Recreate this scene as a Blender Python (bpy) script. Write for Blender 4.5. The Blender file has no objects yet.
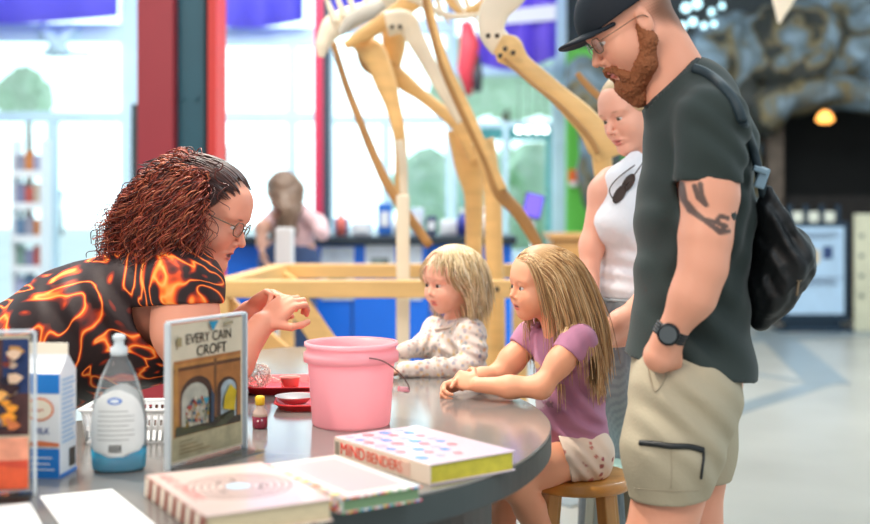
import bpy, bmesh, math, random
import numpy as np
from mathutils import Vector, Matrix, noise
from mathutils.bvhtree import BVHTree

SC = bpy.context.scene
C = SC.collection
random.seed(7)
# ------------------------------------------------------------------ camera
F_PX, H_CAM, HOR = 1195.0, 1.234, 200.0
cd = bpy.data.cameras.new('camera'); cam = bpy.data.objects.new('camera', cd); C.objects.link(cam)
cam.location = (0, 0, H_CAM); cam.rotation_euler = (math.radians(90), 0, 0)
cd.sensor_width = 36; cd.lens = 36 * F_PX / 870; cd.shift_y = -(262 - HOR) / 870
cd.dof.use_dof = True; cd.dof.focus_distance = 2.85; cd.dof.aperture_fstop = 1.9
cd.clip_end = 200
SC.camera = cam
SC.view_settings.view_transform = 'Standard'; SC.view_settings.look = 'None'
SC.view_settings.gamma = 1; SC.view_settings.use_curve_mapping = False
SC.view_settings.exposure = 0.13
SC.cycles.use_denoising = True
SC.cycles.max_bounces = 8; SC.cycles.transparent_max_bounces = 12
SC.cycles.sample_clamp_indirect = 6
SC.cycles.caustics_reflective = False; SC.cycles.caustics_refractive = False
# ------------------------------------------------------------------ sky: bright hazy sky ahead of the windows, dimmer behind
W = bpy.data.worlds.new('sky'); SC.world = W; W.use_nodes = True
nt = W.node_tree; nt.nodes.clear()
tc = nt.nodes.new('ShaderNodeTexCoord'); sx = nt.nodes.new('ShaderNodeSeparateXYZ')
nt.links.new(tc.outputs['Generated'], sx.inputs[0])
rp = nt.nodes.new('ShaderNodeValToRGB')
mr = nt.nodes.new('ShaderNodeMapRange'); mr.inputs[1].default_value = -1; mr.inputs[2].default_value = 1
nt.links.new(sx.outputs[1], mr.inputs[0]); nt.links.new(mr.outputs[0], rp.inputs[0])
rp.color_ramp.elements[0].position = 0.0; rp.color_ramp.elements[0].color = (.20, .21, .23, 1)
rp.color_ramp.elements[1].position = 1.0; rp.color_ramp.elements[1].color = (.82, .97, 1, 1)
e = rp.color_ramp.elements.new(.5); e.color = (.22, .25, .27, 1)
e = rp.color_ramp.elements.new(.78); e.color = (.6, .75, .8, 1)
bg = nt.nodes.new('ShaderNodeBackground'); bg.inputs[1].default_value = 2.6
out = nt.nodes.new('ShaderNodeOutputWorld')
nt.links.new(rp.outputs[0], bg.inputs[0]); nt.links.new(bg.outputs[0], out.inputs[0])

def area(name, loc, target, size, power, col):
    l = bpy.data.lights.new(name, 'AREA'); l.shape = 'DISK'; l.size = size; l.energy = power; l.color = col
    o = bpy.data.objects.new(name, l); C.objects.link(o); o.location = loc
    o.rotation_euler = (Vector(target) - Vector(loc)).to_track_quat('-Z', 'Y').to_euler(); return o
def spot(name, loc, target, ang, power, col, size=.12, blend=.5):
    l = bpy.data.lights.new(name, 'SPOT'); l.spot_size = math.radians(ang); l.energy = power; l.color = col
    l.spot_blend = blend; l.shadow_soft_size = size
    o = bpy.data.objects.new(name, l); C.objects.link(o); o.location = loc
    o.rotation_euler = (Vector(target) - Vector(loc)).to_track_quat('-Z', 'Y').to_euler(); return o
spot('ceiling_spotlight', (-1.25, 3.2, 3.9), (-.5, 3.0, .8), 44, 500, (1, .9, .78), .10)
area('overhead_light', (-2.2, -.6, 3.6), (0, 3, .9), 1.6, 95, (1, .86, .72))
area('overhead_light', (1.6, .3, 3.8), (.5, 3.2, .6), 1.4, 40, (.9, .97, 1))
area('overhead_light', (-1.8, 9.2, 4.4), (-1.5, 13, 1.6), 3.0, 260, (.9, .97, 1))  # added light aimed at the window wall to brighten frames and banners
spot('ceiling_spotlight', (-.9, 4.0, 4.0), (-.6, 4.9, .9), 40, 260, (1, .95, .86), .10)
area('overhead_light', (2.6, 7.0, 4.2), (3.0, 8.5, 0), 3.0, 170, (.9, .97, 1))
area('overhead_light', (-.6, 6.4, 4.4), (-.3, 5.6, 0), 2.4, 150, (1, .95, .85))

# ------------------------------------------------------------------ helpers
def P(px, py, d):
    """a place in the hall seen at this pixel at distance d"""
    return Vector(((px - 435) / F_PX * d, d, H_CAM - (py - HOR) / F_PX * d))
TZ = 0.74
def T(px, py, z=TZ):
    d = F_PX * (H_CAM - z) / (py - HOR)
    return Vector(((px - 435) / F_PX * d, d, z))

MATS = {}
def mat(name, col, rough=.55, metal=0, var=0, vscale=8, bump=0, bscale=40, spec=.5, sss=0, trans=0, emis=0, translucent=0, stretch=None, alpha=1, coat=0, sheen=0):
    if name in MATS: return MATS[name]
    m = bpy.data.materials.new(name); m.use_nodes = True; n = m.node_tree; b = n.nodes['Principled BSDF']
    b.inputs['Base Color'].default_value = (*col, 1); b.inputs['Roughness'].default_value = rough
    b.inputs['Metallic'].default_value = metal; b.inputs['Specular IOR Level'].default_value = spec
    if sss: b.inputs['Subsurface Weight'].default_value = sss; b.inputs['Subsurface Radius'].default_value = (.03, .012, .008); b.inputs['Subsurface Scale'].default_value = .5
    if trans: b.inputs['Transmission Weight'].default_value = trans
    if emis: b.inputs['Emission Color'].default_value = (*col, 1); b.inputs['Emission Strength'].default_value = emis
    if coat: b.inputs['Coat Weight'].default_value = coat
    if sheen: b.inputs['Sheen Weight'].default_value = sheen
    if alpha < 1: b.inputs['Alpha'].default_value = alpha
    t = n.nodes.new('ShaderNodeTexCoord'); src = t.outputs['Object']
    if stretch:
        mp = n.nodes.new('ShaderNodeMapping'); mp.inputs['Scale'].default_value = stretch
        n.links.new(src, mp.inputs[0]); src = mp.outputs[0]
    nz = n.nodes.new('ShaderNodeTexNoise'); nz.inputs['Scale'].default_value = vscale; nz.inputs['Detail'].default_value = 4
    n.links.new(src, nz.inputs[0])
    if var:
        r = n.nodes.new('ShaderNodeValToRGB'); r.color_ramp.elements[0].position = .3; r.color_ramp.elements[1].position = .7
        r.color_ramp.elements[0].color = (*[max(0, c * (1 - var)) for c in col], 1)
        r.color_ramp.elements[1].color = (*[min(1, c * (1 + var)) for c in col], 1)
        n.links.new(nz.outputs[0], r.inputs[0]); n.links.new(r.outputs[0], b.inputs['Base Color'])
    if bump:
        nb = n.nodes.new('ShaderNodeTexNoise'); nb.inputs['Scale'].default_value = bscale; nb.inputs['Detail'].default_value = 3
        n.links.new(src, nb.inputs[0])
        bp = n.nodes.new('ShaderNodeBump'); bp.inputs['Strength'].default_value = bump; bp.inputs['Distance'].default_value = .01
        n.links.new(nb.outputs[0], bp.inputs['Height']); n.links.new(bp.outputs[0], b.inputs['Normal'])
    if translucent:
        tl = n.nodes.new('ShaderNodeBsdfTranslucent'); tl.inputs[0].default_value = (*col, 1)
        mx = n.nodes.new('ShaderNodeMixShader'); mx.inputs[0].default_value = translucent
        n.links.new(b.outputs[0], mx.inputs[1]); n.links.new(tl.outputs[0], mx.inputs[2])
        n.links.new(mx.outputs[0], n.nodes['Material Output'].inputs[0])
    MATS[name] = m; return m
def glass(name, col=(1, 1, 1), refl=.08, rough=.02, haze=0):
    if name in MATS: return MATS[name]
    m = bpy.data.materials.new(name); m.use_nodes = True; n = m.node_tree; n.nodes.clear()
    o = n.nodes.new('ShaderNodeOutputMaterial'); a = n.nodes.new('ShaderNodeBsdfTransparent'); a.inputs[0].default_value = (*col, 1)
    g = n.nodes.new('ShaderNodeBsdfGlossy'); g.inputs['Roughness'].default_value = rough
    mx = n.nodes.new('ShaderNodeMixShader'); fr = n.nodes.new('ShaderNodeLayerWeight'); fr.inputs[0].default_value = refl * 2
    n.links.new(fr.outputs['Fresnel'], mx.inputs[0]); n.links.new(a.outputs[0], mx.inputs[1]); n.links.new(g.outputs[0], mx.inputs[2])
    n.links.new(mx.outputs[0], o.inputs[0])
    if haze:   # slightly milky plastic
        df = n.nodes.new('ShaderNodeBsdfDiffuse'); df.inputs[0].default_value = (.9, .92, .93, 1); m2 = n.nodes.new('ShaderNodeMixShader'); m2.inputs[0].default_value = haze
        n.links.new(mx.outputs[0], m2.inputs[1]); n.links.new(df.outputs[0], m2.inputs[2]); n.links.new(m2.outputs[0], o.inputs[0])
    MATS[name] = m; return m
def colmat(name, rough=.5, sss=0, bump=0, bscale=60, spec=.4, sheen=0):
    """reads the painted colour of skin, hair or cloth"""
    m = mat(name, (.5, .5, .5), rough, sss=sss, bump=bump, bscale=bscale, spec=spec, sheen=sheen)
    n = m.node_tree
    if 'ca' not in n.nodes:
        a = n.nodes.new('ShaderNodeVertexColor'); a.name = 'ca'; a.layer_name = 'Col'
        n.links.new(a.outputs[0], n.nodes['Principled BSDF'].inputs['Base Color'])
    return m

def tag(o, label=None, cat=None, group=None, kind=None):
    if label: o['label'] = label
    if cat: o['category'] = cat
    if group: o['group'] = group
    if kind: o['kind'] = kind
    return o
def empty(name, loc, label=None, cat=None, group=None, rz=0):
    o = bpy.data.objects.new(name, None); C.objects.link(o); o.location = loc; o.rotation_euler.z = rz
    o.empty_display_size = .05; tag(o, label, cat, group); return o
def link(name, me, m, parent=None, world=True):
    o = bpy.data.objects.new(name, me); C.objects.link(o)
    if m is not None:
        for q in (m if isinstance(m, (list, tuple)) else [m]): me.materials.append(q)
    if parent is not None:
        o.parent = parent
        if world:   # mesh coordinates are world coordinates: undo the parents' chain
            M = Matrix(); p = parent
            while p is not None:
                M = Matrix.LocRotScale(p.location, p.rotation_euler, p.scale) @ (p.matrix_parent_inverse @ Matrix()) if False else Matrix.LocRotScale(p.location, p.rotation_euler, p.scale) @ M
                p = p.parent
            o.matrix_basis = M.inverted()
    return o

class MB:
    """collects shapes in world (or local) coordinates and builds ONE mesh"""
    def __init__(s): s.v = []; s.f = []; s.mi = []; s.cur = 0; s.sm = []
    def add(s, vs, fs, smooth=False):
        b = len(s.v); s.v += [tuple(v) for v in vs]
        for f in fs: s.f.append([b + i for i in f]); s.mi.append(s.cur); s.sm.append(smooth)
        return s
    def slot(s, i): s.cur = i; return s
    def box(s, c, size, rot=None, bev=0):
        x, y, z = [a / 2 for a in size]; c = Vector(c)
        if bev:
            bm = bmesh.new(); bmesh.ops.create_cube(bm, size=1)
            for v in bm.verts: v.co = Vector((v.co.x * size[0], v.co.y * size[1], v.co.z * size[2]))
            bmesh.ops.bevel(bm, geom=bm.edges[:], offset=bev, segments=2, affect='EDGES', profile=.5)
            vs = [v.co.copy() for v in bm.verts]; bm.verts.index_update(); fs = [[v.index for v in f.verts] for f in bm.faces]; bm.free()
        else:
            vs = [Vector((a, b, q)) for a in (-x, x) for b in (-y, y) for q in (-z, z)]
            fs = [(0, 1, 3, 2), (4, 6, 7, 5), (0, 4, 5, 1), (2, 3, 7, 6), (0, 2, 6, 4), (1, 5, 7, 3)]
        if rot is not None: vs = [rot @ v for v in vs]
        return s.add([v + c for v in vs], fs)
    def tube(s, pts, rad, n=8, flat=None, cap=True, closed=False):
        pts = [Vector(p) for p in pts]; m = len(pts)
        if not hasattr(rad, '__len__'): rad = [rad] * m
        vs = []; up = None
        for i, p in enumerate(pts):
            if closed: t = pts[(i + 1) % m] - pts[i - 1]
            else: t = pts[min(i + 1, m - 1)] - pts[max(i - 1, 0)]
            t.normalize()
            if up is None: up = t.orthogonal()
            if flat is not None: up = Vector((0, 1, 0)) 
            a = t.cross(up)
            if a.length < 1e-5: a = t.orthogonal()
            a.normalize(); b = a.cross(t).normalized(); up = b
            for k in range(n):
                w = 2 * math.pi * k / n
                vs.append(p + a * math.cos(w) * rad[i] + b * math.sin(w) * rad[i] * (flat if flat is not None else 1))
        fs = []
        for i in range(m if closed else m - 1):
            j = (i + 1) % m
            for k in range(n): fs.append((i * n + k, i * n + (k + 1) % n, j * n + (k + 1) % n, j * n + k))
        s.add(vs, fs, True)
        if cap and not closed:
            b = len(s.v) - len(vs)
            s.f.append([b + k for k in range(n)][::-1]); s.mi.append(s.cur); s.sm.append(False)
            s.f.append([b + (m - 1) * n + k for k in range(n)]); s.mi.append(s.cur); s.sm.append(False)
        return s
    def lathe(s, c, prof, n=32, sx=1, sy=1, rot=None, cap=True):
        c = Vector(c); vs = []
        for r, z in prof:
            for k in range(n):
                w = 2 * math.pi * k / n; v = Vector((r * sx * math.cos(w), r * sy * math.sin(w), z))
                vs.append((rot @ v if rot is not None else v) + c)
        fs = [(i * n + k, i * n + (k + 1) % n, (i + 1) * n + (k + 1) % n, (i + 1) * n + k) for i in range(len(prof) - 1) for k in range(n)]
        s.add(vs, fs, True)
        if cap:
            b = len(s.v) - len(vs)
            for off, rev in ((0, True), ((len(prof) - 1) * n, False)):
                if prof[0 if rev else -1][0] > 1e-4:
                    q = [b + off + k for k in range(n)]; s.f.append(q[::-1] if rev else q); s.mi.append(s.cur); s.sm.append(False)
        return s
    def prism(s, poly, ext):
        """extrude polygon (list of Vectors) along ext"""
        ext = Vector(ext); n = len(poly); vs = [Vector(p) for p in poly] + [Vector(p) + ext for p in poly]
        fs = [list(range(n))[::-1], [n + i for i in range(n)]] + [(i, (i + 1) % n, n + (i + 1) % n, n + i) for i in range(n)]
        return s.add(vs, fs)
    def build(s, name, m, parent=None, world=True, bevel=0, solid=0, sub=0):
        me = bpy.data.meshes.new(name); me.from_pydata(s.v, [], s.f); me.update()
        me.polygons.foreach_set('material_index', s.mi); me.polygons.foreach_set('use_smooth', s.sm)
        bm = bmesh.new(); bm.from_mesh(me); bmesh.ops.recalc_face_normals(bm, faces=bm.faces[:]); bm.to_mesh(me); bm.free()
        o = link(name, me, m, parent, world)
        if bevel:
            q = o.modifiers.new('b', 'BEVEL'); q.width = bevel; q.segments = 2; q.limit_method = 'ANGLE'; q.angle_limit = math.radians(50)
        if solid: q = o.modifiers.new('s', 'SOLIDIFY'); q.thickness = solid
        if sub: q = o.modifiers.new('u', 'SUBSURF'); q.levels = sub; q.render_levels = sub
        return o
def copy_tree(o, parent=None):
    c = o.copy(); C.objects.link(c)
    if parent is not None: c.parent = parent
    for ch in list(o.children): copy_tree(ch, c)
    return c
def spline(pts, n=8, closed=False):
    pts = [Vector(p) for p in pts]; m = len(pts); out = []
    for i in range(m if closed else m - 1):
        g = (lambda j: pts[j % m]) if closed else (lambda j: pts[max(0, min(m - 1, j))])
        a, b, c, d = g(i - 1), g(i), g(i + 1), g(i + 2)
        for k in range(n):
            t = k / n
            out.append(.5 * ((2 * b) + (c - a) * t + (2 * a - 5 * b + 4 * c - d) * t * t + (3 * b - a - 3 * c + d) * t ** 3))
    if not closed: out.append(pts[-1])
    return out
def text(name, body, size, origin, xdir, ydir, m, parent, ext=.0004, sx=1, shear=0, align='LEFT'):
    cu = bpy.data.curves.new(name, 'FONT'); cu.body = body; cu.size = size; cu.extrude = ext; cu.align_x = align; cu.shear = shear; cu.space_character = 1.0
    t = bpy.data.objects.new(name, cu); C.objects.link(t)
    dg = bpy.context.evaluated_depsgraph_get(); me = bpy.data.meshes.new_from_object(t.evaluated_get(dg))
    bpy.data.objects.remove(t)
    x = Vector(xdir).normalized(); y = Vector(ydir).normalized(); z = x.cross(y)
    for v in me.vertices: v.co = Vector(origin) + x * v.co.x * sx + y * v.co.y + z * v.co.z
    me.materials.clear(); me.name = name
    return link(name, me, m, parent)

# ------------------------------------------------------------------ implicit surfaces for bodies, cloth, rocks
class SDF:
    def __init__(s): s.pr = []; s.cuts = []; s.paint = []; s.shell = 0; s.nz = 0; s.nsc = 1; s.k = .02; s.wr = []
    def cone(s, a, b, ra, rb=None, k=None, col=None, ax=None, sc=1, op=1):
        rb = ra if rb is None else rb; s.pr.append(('c', np.array(a, float), np.array(b, float), ra, rb, s.k if k is None else k, col, None if ax is None else np.array(Vector(ax).normalized(), float), sc, op)); return s
    def chain(s, pts, rad, k=None, col=None, ax=None, sc=1):
        for i in range(len(pts) - 1): s.cone(pts[i], pts[i + 1], rad[i], rad[i + 1], k, col, ax, sc)
        return s
    def ell(s, c, r, M=None, k=None, col=None, op=1):
        s.pr.append(('e', np.array(c, float), np.array(r if hasattr(r, '__len__') else (r, r, r), float), None if M is None else np.array(M, float), s.k if k is None else k, col, op)); return s
    def one(s, p, X):
        if p[0] == 'c':
            _, a, b, ra, rb, k, col, ax, sc, op = p
            q = X - a
            if ax is not None: q = q + (1 / sc - 1) * (q @ ax)[..., None] * ax
            ba = b - a
            if ax is not None: ba = ba + (1 / sc - 1) * (ba @ ax) * ax
            l2 = max(ba @ ba, 1e-10); rr = ra - rb; 
            y = q @ ba; t = y / l2
            # simple tapered capsule
            h = np.clip(t, 0, 1)
            d = np.sqrt(np.maximum(((q - h[..., None] * ba) ** 2).sum(-1), 1e-12)) - (ra - rr * h)
            return d
        _, c, r, M, k, col, op = p
        q = X - c
        if M is not None: q = q @ M
        k0 = np.sqrt(((q / r) ** 2).sum(-1)) + 1e-9; k1 = np.sqrt(((q / (r * r)) ** 2).sum(-1)) + 1e-9
        return k0 * (k0 - 1) / k1
    def bb(s, p):
        if p[0] == 'c':
            m = max(p[3], p[4]) * max(1, p[8]); return np.minimum(p[1], p[2]) - m, np.maximum(p[1], p[2]) + m
        m = p[2].max(); return p[1] - m, p[1] + m
    def post(s, d, X):
        if s.nz:
            q = X * s.nsc
            d = d + s.nz * (np.sin(q[..., 0] * 1.7 + 2 * np.sin(q[..., 2] * .9)) * np.sin(q[..., 1] * 1.3 + 1.5 * np.sin(q[..., 0])) + .5 * np.sin(q[..., 2] * 2.9 + 2 * np.sin(q[..., 1] * 1.9)) * np.sin(q[..., 0] * 3.1))
        for (c, dr, wl, am, R) in s.wr:   # folds: centre, direction, wavelength, amplitude, reach
            q = X - np.array(c); t = q @ np.array(dr); r2 = (q ** 2).sum(-1) / (R * R)
            o = q @ np.array(Vector(dr).orthogonal().normalized())
            d = d + am * np.exp(-r2) * np.sin(t * 2 * np.pi / wl + 2.2 * np.sin(o * 11))
        if s.shell: d = np.maximum(d, -(d + s.shell))
        for (c, n, R) in s.cuts:          # remove what lies beyond a plane, within a ball
            q = X - np.array(c); n = np.array(n); pl = -(q @ n); sp = np.sqrt((q ** 2).sum(-1)) - R
            d = np.maximum(d, -np.maximum(pl, sp))
        return d
    def ev(s, X, color=False):
        d = np.full(X.shape[:-1], 1.0); col = np.full(X.shape[:-1] + (3,), .5) if color else None
        for p in s.pr:
            op = p[-1]; k = max(p[-3] if p[0] == 'e' else p[5], 1e-4); n = s.one(p, X); pc = p[5] if p[0] == 'e' else p[6]
            if op > 0:
                h = np.clip(.5 + .5 * (d - n) / k, 0, 1); d = d * (1 - h) + n * h - k * h * (1 - h)
            else:
                n = -n; h = np.clip(.5 - .5 * (d - n) / k, 0, 1); d = d * (1 - h) + n * h + k * h * (1 - h)
            if color and pc is not None: col = col * (1 - h[..., None]) + np.array(pc) * h[..., None]
        return (d, col) if color else d
    def grid(s, res):
        lo = np.min([s.bb(p)[0] for p in s.pr if p[-1] > 0], 0) - 3 * res - .01; hi = np.max([s.bb(p)[1] for p in s.pr if p[-1] > 0], 0) + 3 * res + .01
        n = np.ceil((hi - lo) / res).astype(int) + 1
        s.shell and setattr(s, 'shell', max(s.shell, 2.3 * res))
        axs = [lo[i] + res * np.arange(n[i]) for i in range(3)]
        D = np.full(n, .3, np.float32)
        for p in s.pr:
            a, b = s.bb(p); op = p[-1]; k = max(p[-3] if p[0] == 'e' else p[5], 1e-4); m = k + 4 * res + s.shell * 1.5
            i0 = np.maximum(((a - m - lo) / res).astype(int), 0); i1 = np.minimum(((b + m - lo) / res).astype(int) + 2, n)
            if (i1 <= i0).any(): continue
            sl = tuple(slice(i0[i], i1[i]) for i in range(3))
            X = np.stack(np.meshgrid(*[axs[i][sl[i]] for i in range(3)], indexing='ij'), -1)
            v = s.one(p, X); d = D[sl]
            if op > 0: h = np.clip(.5 + .5 * (d - v) / k, 0, 1); D[sl] = d * (1 - h) + v * h - k * h * (1 - h)
            else: v = -v; h = np.clip(.5 - .5 * (d - v) / k, 0, 1); D[sl] = d * (1 - h) + v * h + k * h * (1 - h)
        if s.nz or s.wr or s.shell or s.cuts:
            for i in range(0, n[0], 24):
                X = np.stack(np.meshgrid(axs[0][i:i + 24], axs[1], axs[2], indexing='ij'), -1)
                D[i:i + 24] = s.post(D[i:i + 24], X)
        D[0] = D[-1] = .3; D[:, 0] = D[:, -1] = .3; D[:, :, 0] = D[:, :, -1] = .3
        return D, lo
    def mesh(s, res):
        D, lo = s.grid(res); ins = D < 0; n = np.array(D.shape) - 1
        cs = [(a, b, c) for a in (0, 1) for b in (0, 1) for c in (0, 1)]
        cnt = np.zeros(n, np.int8)
        for a, b, c in cs: cnt += ins[a:n[0] + a, b:n[1] + b, c:n[2] + c]
        act = (cnt > 0) & (cnt < 8); I = np.stack(np.nonzero(act), -1)
        vid = np.full(n, -1, np.int64); vid[act] = np.arange(len(I))
        acc = np.zeros((len(I), 3)); w = np.zeros(len(I))
        for a in cs:
            for ax in range(3):
                if a[ax]: continue
                b = list(a); b[ax] = 1
                A = I + np.array(a); B = I + np.array(b)
                fa = D[A[:, 0], A[:, 1], A[:, 2]]; fb = D[B[:, 0], B[:, 1], B[:, 2]]
                m = (fa < 0) != (fb < 0); t = np.where(m, fa / np.where(m, fa - fb, 1), 0)
                pos = np.array(a) + t[:, None] * (np.array(b) - np.array(a)); acc[m] += pos[m]; w[m] += 1
        V = (I + acc / w[:, None]) * res + lo
        Fs = []
        for ax in range(3):
            sl0 = [slice(0, -1) if i == ax else slice(1, -1) for i in range(3)]; sl1 = [slice(1, None) if i == ax else slice(1, -1) for i in range(3)]
            a = ins[tuple(sl0)]; b = ins[tuple(sl1)]; x = np.stack(np.nonzero(a != b), -1)
            fl = a[tuple(x.T)]; off = np.array([0 if i == ax else 1 for i in range(3)]); x = x + off
            u, v = [(1, 2), (2, 0), (0, 1)][ax]; eu = np.eye(3, dtype=int)[u]; ev = np.eye(3, dtype=int)[v]
            q = [x - eu - ev, x - ev, x, x - eu]; ids = np.stack([vid[tuple(y.T)] for y in q], -1)
            ids[~fl] = ids[~fl][:, ::-1]; Fs.append(ids)
        Fa = np.concatenate(Fs); Fa = Fa[(Fa >= 0).all(1)]
        _, col = s.ev(V, True)
        for fn in s.paint: col = fn(V, col)
        return V, Fa, np.clip(col, 0, 1)
def soft(x, a, b): t = np.clip((x - a) / (b - a), 0, 1); return t * t * (3 - 2 * t)
def paint_ell(c, r, M, col, amt=1, edge=.35, noise_=0):
    c = np.array(c, float); r = np.array(r, float); M = np.array(M, float); col_ = np.array(col)
    def fn(V, cc):
        q = (V - c) @ M; k = np.sqrt(((q / r) ** 2).sum(-1))
        if noise_: k = k + noise_ * np.sin(V[:, 0] * 700) * np.sin(V[:, 2] * 900 + V[:, 1] * 500)
        w = (1 - soft(k, 1 - edge, 1)) * amt; return cc * (1 - w[:, None]) + col_ * w[:, None]
    return fn
def spots(n, seed, sizes, cols, amt=.85, edge=.6):
    def fn(V, cc):
        r_ = np.random.RandomState(seed); ids = r_.randint(0, len(V), n)
        for i in ids:
            c = V[i]; r = sizes[r_.randint(len(sizes))]; col = cols[r_.randint(len(cols))]; m_ = np.abs(V - c).max(1) < r
            d = np.sqrt(((V[m_] - c) ** 2).sum(1)); w = ((1 - soft(d, r * edge, r)) * amt)[:, None]; cc[m_] = cc[m_] * (1 - w) + np.array(col) * w
        return cc
    return fn
def build_sdf(name, parts, m, parent=None, extra=None):
    """parts: list of (SDF, res) joined to ONE mesh; extra: list of (V,F,col)"""
    Vs, Fl, Cl, b = [], [], [], 0
    lst = [p[0].mesh(p[1]) for p in parts] + (extra or [])
    for V, Fa, col in lst:
        Vs.append(V); Fl.append(Fa + b); Cl.append(col); b += len(V)
    V = np.concatenate(Vs); Fa = np.concatenate(Fl); col = np.concatenate(Cl)
    me = bpy.data.meshes.new(name); me.vertices.add(len(V)); me.vertices.foreach_set('co', V.astype(np.float32).ravel())
    me.loops.add(Fa.size); me.loops.foreach_set('vertex_index', Fa.astype(np.int32).ravel())
    me.polygons.add(len(Fa)); me.polygons.foreach_set('loop_start', np.arange(0, Fa.size, 4, dtype=np.int32)); me.polygons.foreach_set('loop_total', np.full(len(Fa), 4, np.int32))
    me.update(calc_edges=True); me.validate()
    me.polygons.foreach_set('use_smooth', np.ones(len(me.polygons), bool))
    a = me.color_attributes.new('Col', 'FLOAT_COLOR', 'POINT'); a.data.foreach_set('color', np.concatenate([col, np.ones((len(V), 1))], 1).astype(np.float32).ravel())
    return link(name, me, m, parent)
def snapper(objs):
    """nearest surface point and normal seen along a line from the camera"""
    trees = []
    for o in objs:
        me = o.data; vs = [v.co.copy() for v in me.vertices]; trees.append(BVHTree.FromPolygons(vs, [list(p.vertices) for p in me.polygons]))
    def f(px, py, off=.002):
        best = None; dr = P(px, py, 1) - P(435, 200, 0); o = Vector((0, 0, H_CAM)); dr = dr.normalized()
        for t in trees:
            h = t.ray_cast(o, dr)
            if h[0] is not None and (best is None or h[3] < best[3]): best = h
        if best is None: return None
        n = best[1];  n = -n if n.dot(dr) > 0 else n
        return best[0] + n * off
    return f

# ---- people
class Frame:
    def __init__(s, c, f, u, sc=1):
        s.c = Vector(c); s.f = Vector(f).normalized(); u = Vector(u); s.l = u.cross(s.f).normalized(); s.u = s.f.cross(s.l).normalized(); s.s = sc
        s.M = np.array([[s.f[i], s.l[i], s.u[i]] for i in range(3)])
    def __call__(s, x, y, z): return s.c + (s.f * x + s.l * y + s.u * z) * s.s
    def r(s, *a): return [q * s.s for q in a]
def uvball(c, r, f, iris, n=20, tilt=None):
    """an eyeball: white, iris and pupil round the gaze direction"""
    f = Vector(f).normalized(); a = f.orthogonal().normalized(); b = f.cross(a)
    V = []; Cc = []; Fa = []
    rings = [0, .14, .26, .30, .50, .66, .70, .85, 1.1, 1.5, 2.0, 2.5, 3.0, 3.14]
    for t in rings:
        t = t
        for k in range(n):
            w = 2 * math.pi * k / n; V.append(Vector(c) + (f * math.cos(t) + (a * math.cos(w) + b * math.sin(w)) * math.sin(t)) * r)
            Cc.append((.012, .01, .01) if t <= .26 else iris if t <= .66 else (.62, .58, .56))
    for i in range(len(rings) - 1):
        for k in range(n): Fa.append((i * n + k, i * n + (k + 1) % n, (i + 1) * n + (k + 1) % n, (i + 1) * n + k))
    return np.array(V), np.array(Fa)[:, ::-1], np.array(Cc)
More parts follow.
